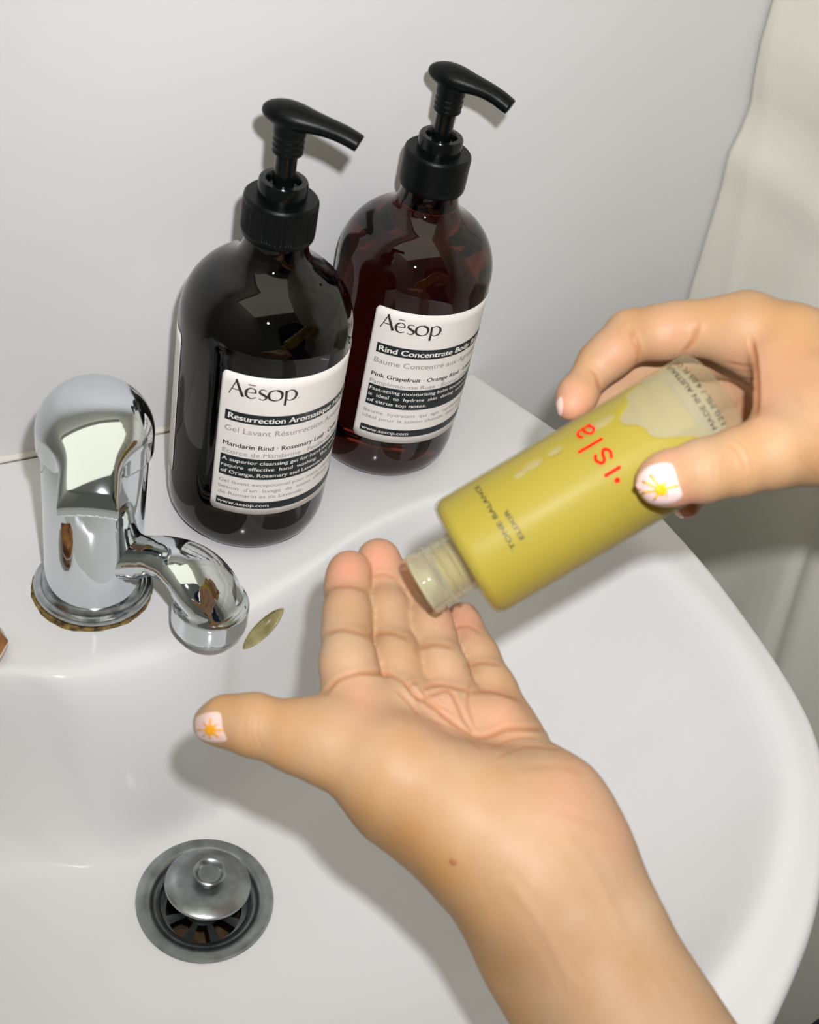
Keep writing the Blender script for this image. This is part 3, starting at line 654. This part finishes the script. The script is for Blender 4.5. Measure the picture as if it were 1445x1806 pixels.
wrap('red_lettering', pr, tube(60.2, -.8), M_RED, bd)
pr = Print(); pr.text('MADE IN AUSTRALIA', 0, 0, 1.75, width=32, bold=.01); wrap('black_print', pr, tube(93.4, 12.0), M_BINK, bd)
pr = Print(); pr.text('120 ML / 4.05 FL OZ', 0, 0, 1.75, width=32, bold=.01); wrap('black_print', pr, tube(96.6, 12.0), M_BINK, bd)
pr = Print(); pr.text('TONE BALANCE', 0, 0, 1.7, width=28, bold=.01); wrap('black_print', pr, tube(17.6, 13.0), M_BINK, bd)
pr = Print(); pr.text('ELIXIR', 0, 0, 1.7, width=11, bold=.01); wrap('black_print', pr, tube(21.6, 9.5), M_BINK, bd)

# ------------------------------------------------------------------ hands (modelled in lens axes, then set into the room)
def polyseg_dist(p, pts):
    best = np.full(len(p), 1e9)
    for a, b in zip(pts[:-1], pts[1:]):
        a = np.asarray(a, float); b = np.asarray(b, float); ba = b - a
        h = np.clip(((p - a) @ ba) / (ba @ ba + 1e-9), 0, 1); best = np.minimum(best, np.linalg.norm(p - a - h[:, None] * ba, axis=1))
    return best
def finger(F, pts, k=2.0, pads=None, n=None, t=1.0):   # pts: (px, py, depth, radius in px)
    c = [CV(*p[:3]) for p in pts]; r = [p[3] * p[2] * KH / FPX for p in pts]
    G = F.like()
    for i in range(len(pts) - 1): G.cone(c[i], c[i + 1], r[i], r[i + 1], k, n, t)
    for (px, py, d, rp) in (pads or []): G.ball(CV(px, py, d), rp * d * KH / FPX, 4.5)
    return G
def smin(a, b, k):
    h = np.maximum(k - np.abs(a - b), 0) / k; return np.minimum(a, b) - h * h * k * .25
def hand_mesh(name, F, creases, spots, parent, carve=None, extra=None):
    P_, Q_ = F.surface(6); P_, Q_ = subdivide(P_, Q_); P_ = laplace(P_, Q_, 8)
    N_ = normals(P_, Q_); px = np.stack([CX + FPX * P_[:, 0] / -P_[:, 2], CY - FPX * P_[:, 1] / -P_[:, 2]], 1)
    view = -P_ / np.linalg.norm(P_, axis=1)[:, None]
    if (N_ * view).sum(1).mean() < -0.5: pass
    s_ = np.sign((N_ * (P_ - P_.mean(0))).sum()); N_ = N_ * s_
    facing = np.clip((N_ * view).sum(1) * 4, 0, 1)
    # nearest visible layer only
    bv = BVHTree.FromPolygons(P_.tolist(), Q_.tolist())
    disp = np.zeros(len(P_)); cr = np.zeros(len(P_))
    vis = None
    def visible(ids):
        o_ = np.zeros(len(ids), bool)
        for j, i in enumerate(ids):
            h = bv.ray_cast(Vector((0, 0, 0)), Vector(P_[i])); o_[j] = h[0] is not None and h[3] > np.linalg.norm(P_[i]) - 2.0
        return o_
    for pts, depth, wid, tone in creases:
        cpt = catmull(pts, 4) if len(pts) > 2 else np.asarray(pts, float); d = polyseg_dist(px, cpt); near = np.where((d < wid * 4) & (facing > .05))[0]
        near = near[visible(near)]
        # fade towards the two ends
        e = np.minimum(np.linalg.norm(px[near] - cpt[0], axis=1), np.linalg.norm(px[near] - cpt[-1], axis=1)); fade = np.clip(e / (wid * 2.5) + .15, 0, 1)
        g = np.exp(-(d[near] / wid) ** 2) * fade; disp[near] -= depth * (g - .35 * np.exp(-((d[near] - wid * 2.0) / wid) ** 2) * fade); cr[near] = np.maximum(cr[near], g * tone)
    P2 = P_ + N_ * disp[:, None]
    tint = {}
    for nm, pts in spots.items():
        v_ = np.zeros(len(P_))
        for (x, y, r, a) in pts: v_ = np.maximum(v_, a * np.exp(-(np.linalg.norm(px - np.array([x, y]), axis=1) / r) ** 2))
        tint[nm] = v_
    if s_ < 0: Q_ = Q_[:, ::-1]
    o = mesh(name, CAM + P2 @ RC.T, Q_, M_SKIN, parent)
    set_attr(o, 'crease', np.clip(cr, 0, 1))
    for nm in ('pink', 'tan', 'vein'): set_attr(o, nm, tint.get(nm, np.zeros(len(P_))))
    return o, BVHTree.FromPolygons(P2.tolist(), Q_.tolist())
def onskin(bv, x, y, lift):
    d = Vector(CV(x, y, 1.0)); d.normalize(); h = bv.ray_cast(Vector((0, 0, 0)), d)
    return None if h[0] is None else np.array(h[0] - d * lift)
def plate(name, bv, outline, mt, parent, lift=.25, thick=.5, res=2.2, crown=0.0):   # thin curved plate following the finger under it
    o_ = catmull(outline, 5, True); x0, y0 = o_.min(0); x1, y1 = o_.max(0); c_ = o_.mean(0)
    rings_ = 9; n = len(o_); v = []; f = []
    for i in range(rings_ + 1):
        t = i / rings_
        for q in (o_ if i else o_): v.append(c_ + (q - c_) * max(t, .02))
    W = []
    last = None
    for j, q in enumerate(v):
        t = (j // n) / rings_
        p = onskin(bv, q[0], q[1], lift + crown * (1 - t * t))
        if p is None: p = last if last is not None else CV(q[0], q[1], 400)
        last = p; W.append(p)
    W = np.array(W)
    # keep rays that miss the finger near the mean depth
    dm = np.median(W[:, 2]); bad = abs(W[:, 2] - dm) > 9; W[bad] = (W[bad].T / W[bad][:, 2] * dm).T
    f = [(i * n + k, i * n + (k + 1) % n, (i + 1) * n + (k + 1) % n, (i + 1) * n + k) for i in range(rings_) for k in range(n)]
    top = CAM + W @ RC.T; bot = CAM + (W * (1 + thick / 400)) @ RC.T; m = len(top)
    fs = f + [tuple(m + q for q in reversed(g)) for g in f] + [((rings_) * n + k, rings_ * n + (k + 1) % n, m + rings_ * n + (k + 1) % n, m + rings_ * n + k) for k in range(n)]
    o = mesh(name, np.concatenate([top, bot]), fs, mt, parent)
    bm = bmesh.new(); bm.from_mesh(o.data); bmesh.ops.recalc_face_normals(bm, faces=bm.faces); bm.to_mesh(o.data); bm.free(); autosmooth(o, 60)
    return o
def sun(name, bv, c, r0, rays, mt, parent, lift=.55):
    pts = []
    n = len(rays)
    for i, (a, R_) in enumerate(rays):
        a2 = rays[(i + 1) % n][0] + (360 if i == n - 1 else 0); am = (a + a2) / 2
        for (aa, rr) in ((a - 4, R_ * .96), (a, R_), (a + 4, R_ * .96), (am - (a2 - a) * .22, r0 * 1.05), (am, r0 * .95), (am + (a2 - a) * .22, r0 * 1.05)):
            pts.append((c[0] + rr * math.cos(math.radians(aa)), c[1] + rr * math.sin(math.radians(aa))))
    n = len(pts); v = []; 
    for t in (0.02, .35, .7, 1.0):
        for q in pts: v.append(onskin(bv, c[0] + (q[0] - c[0]) * t, c[1] + (q[1] - c[1]) * t, lift))
    v = [p if p is not None else v[0] for p in v]
    f = [(i * n + k, i * n + (k + 1) % n, (i + 1) * n + (k + 1) % n, (i + 1) * n + k) for i in range(3) for k in range(n)]
    o = mesh(name, CAM + np.array(v) @ RC.T, f, mt, parent); md = o.modifiers.new('t', 'SOLIDIFY'); md.thickness = .0001
    return o

# --- open hand, palm up
def lower_hand():
    H = 1.25
    box = np.array([CV(300, 930, 480), CV(1445, 1950, 330), CV(300, 1950, 330), CV(1445, 930, 480), CV(300, 930, 350), CV(1500, 1950, 420)])
    F = Field(np.array([-88, -228, -480]), np.array([112, 5, -310]), H)
    tip = F.like(); tip.v[:] = 40
    idx = finger(F, [(617, 1009, 452, 36), (613, 1040, 445, 39), (611, 1115, 428, 42), (614, 1180, 415, 48), (640, 1300, 408, 58)], 2.5,
                 [(616, 1012, 448, 35), (612, 1078, 433, 37), (614, 1160, 418, 43)])
    mid = finger(F, [(668, 988, 462, 36), (679, 1030, 455, 38), (688, 1115, 438, 39), (703, 1185, 424, 42), (730, 1300, 414, 58)], 2.5,
                 [(668, 990, 458, 35), (684, 1075, 442, 36), (697, 1160, 427, 41)])
    rin = finger(F, [(738, 1012, 461, 34), (747, 1060, 450, 37), (765, 1132, 438, 40), (783, 1200, 427, 45), (820, 1310, 418, 60)], 2.5,
                 [(741, 1030, 453, 35), (758, 1100, 440, 37), (776, 1175, 428, 42)])
    pin = finger(F, [(815, 1090, 456, 26), (826, 1120, 449, 31), (849, 1170, 441, 35), (873, 1230, 432, 43), (905, 1320, 424, 62)], 2.5,
                 [(817, 1095, 453, 26), (838, 1148, 442, 33), (862, 1205, 432, 38)])
    g = smin(smin(smin(idx.v, mid.v, .9), rin.v, .9), pin.v, .9)
    pn = np.array([.45, .40, .8])
    Pm = F.like()
    wr = (945, 1500, 392, 118)
    # metacarpal slab
    for a, r_ in (((640, 1290, 415, 52), 0), ((715, 1275, 418, 52), 0), ((800, 1280, 421, 54), 0), ((880, 1290, 424, 52), 0)):
        Pm.cone(CV(*a[:3]), CV(920, 1480, 398), a[3] * a[2] * KH / FPX, 15, 9, pn, .8)
    # pads under the fingers
    for (x, y, d, r_) in ((632, 1245, 409, 55), (708, 1240, 412, 40), (778, 1258, 415, 50), (872, 1275, 418, 52)): Pm.ball(CV(x, y, d), r_ * d * KH / FPX, 6)
    # little-finger side of the palm
    Pm.cone(CV(885, 1310, 420), CV(966, 1424, 400), 58 * 420 * KH / FPX, 92 * 400 * KH / FPX, 8)
    Pm.cone(CV(966, 1424, 400), CV(1010, 1490, 394), 92 * 400 * KH / FPX, 92 * 394 * KH / FPX, 8)
    # ball of the thumb
    th = F.like()
    th.cone(CV(560, 1306, 396), CV(690, 1360, 392), 60 * 396 * KH / FPX, 95 * 392 * KH / FPX, 5)
    th.cone(CV(690, 1360, 392), CV(825, 1440, 386), 95 * 392 * KH / FPX, 108 * 386 * KH / FPX, 5)
    th.cone(CV(825, 1440, 386), CV(935, 1540, 382), 108 * 386 * KH / FPX, 122 * 382 * KH / FPX, 8)
    # forearm and wrist
    ar = F.like(); an = np.array([.28, .25, .92])
    ar.cone(CV(962, 1500, 386), CV(1036, 1640, 380), 128 * 386 * KH / FPX, 132 * 380 * KH / FPX, 8, an, .74, mar=16)
    ar.cone(CV(1036, 1640, 380), CV(1200, 1930, 368), 132 * 380 * KH / FPX, 158 * 368 * KH / FPX, 8, an, .78, mar=16)
    ar.cone(CV(700, 1425, 402), CV(880, 1545, 398), 66 * 402 * KH / FPX, 84 * 398 * KH / FPX, 14, mar=16)
    ar.cone(CV(880, 1545, 398), CV(958, 1665, 394), 84 * 398 * KH / FPX, 100 * 394 * KH / FPX, 14, mar=18)
    ar.cone(CV(958, 1665, 394), CV(1110, 1960, 384), 100 * 394 * KH / FPX, 140 * 384 * KH / FPX, 14, mar=18)
    # thumb
    tb = finger(F, [(375, 1276, 404, 35), (398, 1273, 402, 41), (450, 1280, 399, 51), (505, 1294, 397, 55), (560, 1306, 396, 60)], 3,
                [(400, 1270, 400, 38), (445, 1276, 398, 48)])
    body = smin(Pm.v, ar.v, 14); body = smin(body, th.v, 14); body = smin(body, tb.v, 9)
    F.v = smin(g, body, 6.0)
    o = empty('hand', CP(820, 1400, 395 * KH), 'open palm-up hand with thumb to the left, held over the basin', 'hand', 'hands of one person')
    C_ = []
    def c(pts, dep=.55, wid=5, tone=.6): C_.append((pts, dep * .55, wid * .72, tone * .8))
    c([(575, 1222), (598, 1198), (640, 1186), (690, 1190)], .7, 5.5, .7); c([(640, 1186), (690, 1192), (722, 1212), (740, 1240)], .5, 5, .55)
    c([(575, 1118), (608, 1110), (655, 1124)], .5, 5.5, .6); c([(578, 1038), (612, 1033), (650, 1042)], .4, 5, .4)
    c([(660, 1120), (690, 1116), (722, 1128)], .5, 5.5, .6); c([(655, 1018), (676, 1012), (700, 1020)], .4, 5, .4)
    c([(715, 1210), (738, 1204)], .5, 4.5, .6)
    c([(735, 1145), (765, 1136), (800, 1142)], .5, 5.5, .6); c([(745, 1215), (775, 1208), (825, 1218)], .6, 5, .65)
    c([(800, 1108), (826, 1104), (850, 1118)], .4, 4.5, .45); c([(822, 1175), (850, 1168), (882, 1172)], .5, 5, .5); c([(828, 1222), (868, 1219), (916, 1234)], .55, 5, .6)
    # palm lines
    c([(715, 1200), (730, 1222), (770, 1250), (800, 1275), (835, 1298), (862, 1297), (900, 1284), (960, 1286)], .9, 6, .7)
    c([(722, 1212), (742, 1232), (760, 1226), (790, 1218), (806, 1240), (818, 1268), (835, 1296)], .6, 5, .6)
    c([(700, 1218), (722, 1240), (740, 1262)], .5, 4, .5); c([(740, 1215), (760, 1235), (795, 1256)], .45, 4, .45); c([(830, 1205), (826, 1240), (836, 1275)], .45, 4.5, .5)
    c([(865, 1320), (905, 1302), (950, 1300)], .4, 4, .4); c([(880, 1335), (930, 1316), (985, 1322)], .4, 4, .4); c([(925, 1352), (985, 1350), (1030, 1358)], .3, 9, .15)
    c([(760, 1268), (810, 1292), (850, 1322)], .35, 4, .4)
    c([(975, 1425), (1020, 1442), (1085, 1468)], .2, 12, .1)
    c([(990, 1470), (1030, 1510), (1065, 1570), (1100, 1650)], -.3, 13, 0); c([(900, 1560), (960, 1640), (1010, 1740)], -.35, 12, 0); c([(1105, 1680), (1150, 1730), (1170, 1760)], -.25, 10, 0)
    for x in (436, 446, 458): c([(x, 1262), (x - 4, 1290), (x + 6, 1318)], .12, 3, .25)
    pinks = [(612, 1000, 42, .75), (668, 985, 40, .8), (735, 1010, 40, .6), (815, 1090, 36, .6), (640, 1235, 50, .3), (780, 1250, 60, .35), (880, 1270, 60, .4), (1010, 1400, 80, .3), (1085, 1460, 50, .3)]
    tans = [(420, 1340, 60, .6), (480, 1370, 60, .65), (560, 1420, 70, .7), (620, 1470, 80, .75), (690, 1510, 85, .8), (750, 1560, 85, .8), (800, 1640, 75, .75), (840, 1720, 65, .7), (880, 1800, 65, .7), (400, 1230, 40, .45), (480, 1250, 60, .3)]  # tanner radial skin; also paints in the shade where the arm turns from flash
    veins = [(800 + 20 * i, 0, 1, 0) for i in range(1)]
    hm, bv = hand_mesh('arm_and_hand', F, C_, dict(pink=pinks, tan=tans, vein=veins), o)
    nl = plate('thumbnail', bv, [(344, 1272), (350, 1262), (366, 1257), (384, 1256), (390, 1262), (393, 1285), (400, 1305), (385, 1309), (362, 1306), (347, 1296)], M_NAIL, o, lift=.3, thick=.6, crown=.3)
    nl['label'] = 'pink thumbnail painted with a small orange sun'
    sun('nail_art', bv, (371, 1288), 9, [(-90, 22), (-45, 17), (0, 24), (40, 20), (95, 16), (140, 18), (180, 24), (225, 18)], M_SUN2, nl, .85)
    me = bpy.data.meshes.new('mole'); bm = bmesh.new(); bmesh.ops.create_icosphere(bm, subdivisions=2, radius=.0011); bmesh.ops.scale(bm, vec=(1, 1, .45), verts=bm.verts)
    p_ = onskin(bv, 800, 1519, 0); bmesh.ops.translate(bm, verts=bm.verts, vec=Vector(((CAM + p_ @ RC.T) * S).tolist())); bm.to_mesh(me); bm.free()
    link('mole', me, mat('mole', (.30, .10, .03), .5), o)
lower_hand()

# --- hand gripping the oil bottle
def upper_hand():
    F = Field(np.array([36, -20, -480]), np.array([182, 90, -320]), 1.25)
    idx = finger(F, [(1008, 715, 424, 27), (1018, 695, 428, 31), (1058, 640, 434, 38), (1112, 592, 436, 45), (1200, 580, 430, 47), (1310, 578, 424, 62)], 2.5,
                 [(1020, 700, 426, 30), (1085, 620, 431, 38), (1165, 588, 429, 46)])
    mid = finger(F, [(1040, 770, 446, 34), (1085, 700, 456, 38), (1150, 640, 462, 42), (1250, 620, 458, 48), (1340, 610, 448, 60)], 2.5)
    rin = finger(F, [(1120, 800, 462, 34), (1160, 740, 474, 38), (1240, 690, 472, 44), (1350, 660, 462, 58)], 2.5)
    pin = finger(F, [(1210, 891, 446, 25), (1222, 868, 452, 27), (1262, 810, 466, 34), (1300, 760, 470, 40), (1380, 710, 460, 52)], 2.5)
    g = smin(smin(smin(idx.v, mid.v, 1), rin.v, 1), pin.v, 1)
    B = F.like()
    B.cone(CV(1325, 590, 425), CV(1520, 690, 418), 70 * 425 * KH / FPX, 110 * 418 * KH / FPX, 6)
    B.cone(CV(1345, 620, 448), CV(1540, 740, 430), 64 * 448 * KH / FPX, 118 * 430 * KH / FPX, 8)
    B.cone(CV(1370, 690, 462), CV(1560, 790, 434), 54 * 460 * KH / FPX, 110 * 430 * KH / FPX, 8)
    B.cone(CV(1540, 740, 425), CV(1760, 860, 415), 128 * 420 * KH / FPX, 130 * 420 * KH / FPX, 8)
    # thumb with its ball and the web to the forefinger
    tb = finger(F, [(1163, 849, 384, 41), (1185, 843, 384, 45), (1245, 830, 386, 52), (1300, 815, 387, 58), (1365, 795, 389, 66), (1500, 760, 400, 100)], 3,
                [(1180, 843, 382, 42), (1240, 828, 384, 48)])
    Wb = F.like(); wn = np.array([-.1, 0, 1])
    Wb.cone(CV(1372, 640, 408), CV(1385, 760, 395), 42 * 405 * KH / FPX, 56 * 395 * KH / FPX, 6, wn, .8)
    Wb.cone(CV(1400, 600, 415), CV(1440, 720, 400), 60 * 405 * KH / FPX, 70 * 400 * KH / FPX, 6)
    Wb.cone(CV(1440, 720, 402), CV(1560, 780, 408), 80 * 400 * KH / FPX, 100 * 405 * KH / FPX, 6)
    body = smin(smin(B.v, tb.v, 6), Wb.v, 7)
    F.v = smin(g, body, 5)
    # the fingers press against the glass: nothing of the hand inside the bottle
    X, Y, Z = F.ax[0][:, None, None], F.ax[1][None, :, None], F.ax[2][None, None, :]
    a = toC(PS); d = (ax @ RC); t_ = (X - a[0]) * d[0] + (Y - a[1]) * d[1] + (Z - a[2]) * d[2]
    rr = np.sqrt(np.maximum((X - a[0]) ** 2 + (Y - a[1]) ** 2 + (Z - a[2]) ** 2 - t_ ** 2, 0)); cy = np.maximum(rr - RO * KH - .25, np.maximum(-t_ - .3, t_ - LB * KH - .4))
    F.v = np.maximum(F.v, -cy).astype(np.float32)
    o = empty('hand', CP(1330, 700, 420 * KH), 'hand reaching in from the right, thumb over the tilted glass bottle', 'hand', 'hands of one person')
    C_ = []
    def c(pts, dep=.5, wid=5, tone=.5): C_.append((pts, dep * .55, wid * .72, tone * .8))
    c([(1112, 580), (1118, 600), (1130, 630)], .6, 6, .6); c([(1122, 596), (1128, 616), (1124, 640)], .3, 3.5, .5)
    c([(1038, 650), (1052, 662), (1060, 690)], .5, 5, .5); c([(1229, 575), (1224, 598), (1208, 622)], .7, 6, .7)
    c([(1326, 600), (1333, 640), (1336, 690), (1334, 730)], .9, 6, .8)
    c([(1285, 640), (1310, 645), (1330, 645)], .4, 4, .5); c([(1297, 664), (1315, 668), (1333, 668)], .4, 4, .6); c([(1312, 668), (1325, 680), (1334, 690)], .3, 4, .6)
    c([(1290, 785), (1305, 800), (1316, 830)], .45, 5, .2); c([(1298, 780), (1312, 796), (1322, 822)], -.35, 4, 0)
    for i in range(4): c([(1400 + 9 * i, 690 + 8 * i), (1420 + 9 * i, 740), (1445, 775 - 4 * i)], .14, 4, .15)
    for i in range(4): c([(1225 + 16 * i, 812 + i), (1228 + 16 * i, 832), (1224 + 16 * i, 856)], .1, 3.5, .12)
    for i in range(5): c([(1410 + 10 * i, 800 - 4 * i), (1425 + 8 * i, 825), (1445, 845 - 9 * i)], .14, 3.5, .25)
    pinks = [(1010, 715, 45, .7), (1090, 620, 45, .35), (1190, 590, 50, .3), (1330, 640, 60, .35), (1215, 895, 30, .9), (1180, 800, 40, .4), (1340, 700, 50, .4), (1390, 650, 60, .3)]
    tans = [(1250, 530, 60, .4), (1120, 545, 50, .35), (1400, 560, 80, .4), (1300, 870, 60, .3), (1350, 850, 60, .3), (1400, 800, 60, .25), (1010, 630, 30, .3), (1330, 780, 60, .3)]
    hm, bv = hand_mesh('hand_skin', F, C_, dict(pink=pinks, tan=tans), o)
    nl = plate('thumbnail', bv, [(1123, 866), (1122, 848), (1130, 834), (1145, 822), (1165, 816), (1184, 818), (1191, 832), (1197, 852), (1204, 876), (1190, 886), (1160, 889), (1134, 882)], M_NAILP, o, .3, .6, crown=.4)
    nl['label'] = 'pale pink thumbnail painted with a yellow sun'
    sun('nail_art', bv, (1166, 864), 10, [(-125, 33), (-85, 12), (-60, 20), (-14, 32), (20, 14), (45, 16), (75, 12), (125, 23), (171, 36), (205, 37)], M_SUN, nl, .95)
    n2 = plate('fingernail', bv, [(976, 745), (977, 725), (983, 706), (990, 700), (993, 712), (991, 730), (986, 746), (980, 751)], M_NAIL, o, .3, .5)
    n3 = plate('fingernail', bv, [(1190, 903), (1194, 898), (1200, 903), (1206, 912), (1205, 917), (1197, 914)], M_NAIL, o, .3, .5)
upper_hand()

# ------------------------------------------------------------------ small things at the picture's edges
sb = empty('soap_block', (-139, -46, 0), 'brown shell-patterned faceted block with a cream stripe on the left of the ledge', 'soap')
def chunk(name, z0, z1, k0, k1, mt, par):
    pts = np.array([(-150, -61), (-140, -61.5), (-131, -59), (-125.4, -52), (-126.2, -44.5), (-131, -37), (-141, -32), (-150, -33)], float); c_ = pts.mean(0); v = []
    for z, k in ((z0, k0), (z1, k1)):
        for q in pts: v.append((*(c_ + (q - c_) * k), z))
    n = len(pts); f = [tuple(range(n - 1, -1, -1)), tuple(n + i for i in range(n))] + [(i, (i + 1) % n, n + (i + 1) % n, n + i) for i in range(n)]
    o = mesh(name, v, f, mt, par, smooth=False); md = o.modifiers.new('b', 'BEVEL'); md.width = .0005; md.segments = 2; return o
chunk('lower_block', .2, 5.0, .90, 1.0, M_TORT, sb); chunk('stripe', 5.0, 6.3, 1.005, 1.0, M_STRIPE, sb); chunk('upper_block', 6.3, 10.5, 1.0, .80, M_TORT, sb)
# loose navy garment of the person standing at the basin; only its edge enters the frame, bottom right; unseen torso added to darken reflections
def garment(u, q):
    a = u * 2 * PI; z = -820 + q * 1330
    k = np.interp(z, [-820, -300, 0, 250, 400, 470, 505, 510], [.45, .45, .55, .85, .95, .84, .45, .36])
    gx = np.interp(z, [-230, 80], [244, 90]); gy = np.interp(z, [-230, 80], [-361, -600])
    w_ = 1 + .030 * math.sin(5 * a + q * 7) + .018 * math.sin(11 * a - q * 12)
    return (gx + 215 * k * w_ * math.cos(a), gy + 125 * (k * .5 + .5) * (1 if k > .5 or z < 100 else k * 1.6) * w_ * math.sin(a), z)
v, f = grid_sheet(garment, np.linspace(0, 1, 97), np.linspace(0, 1, 70))
tag(mesh('navy_garment', v, f, M_NAVY), 'dark navy cloth garment showing only at the bottom right corner', 'clothing')
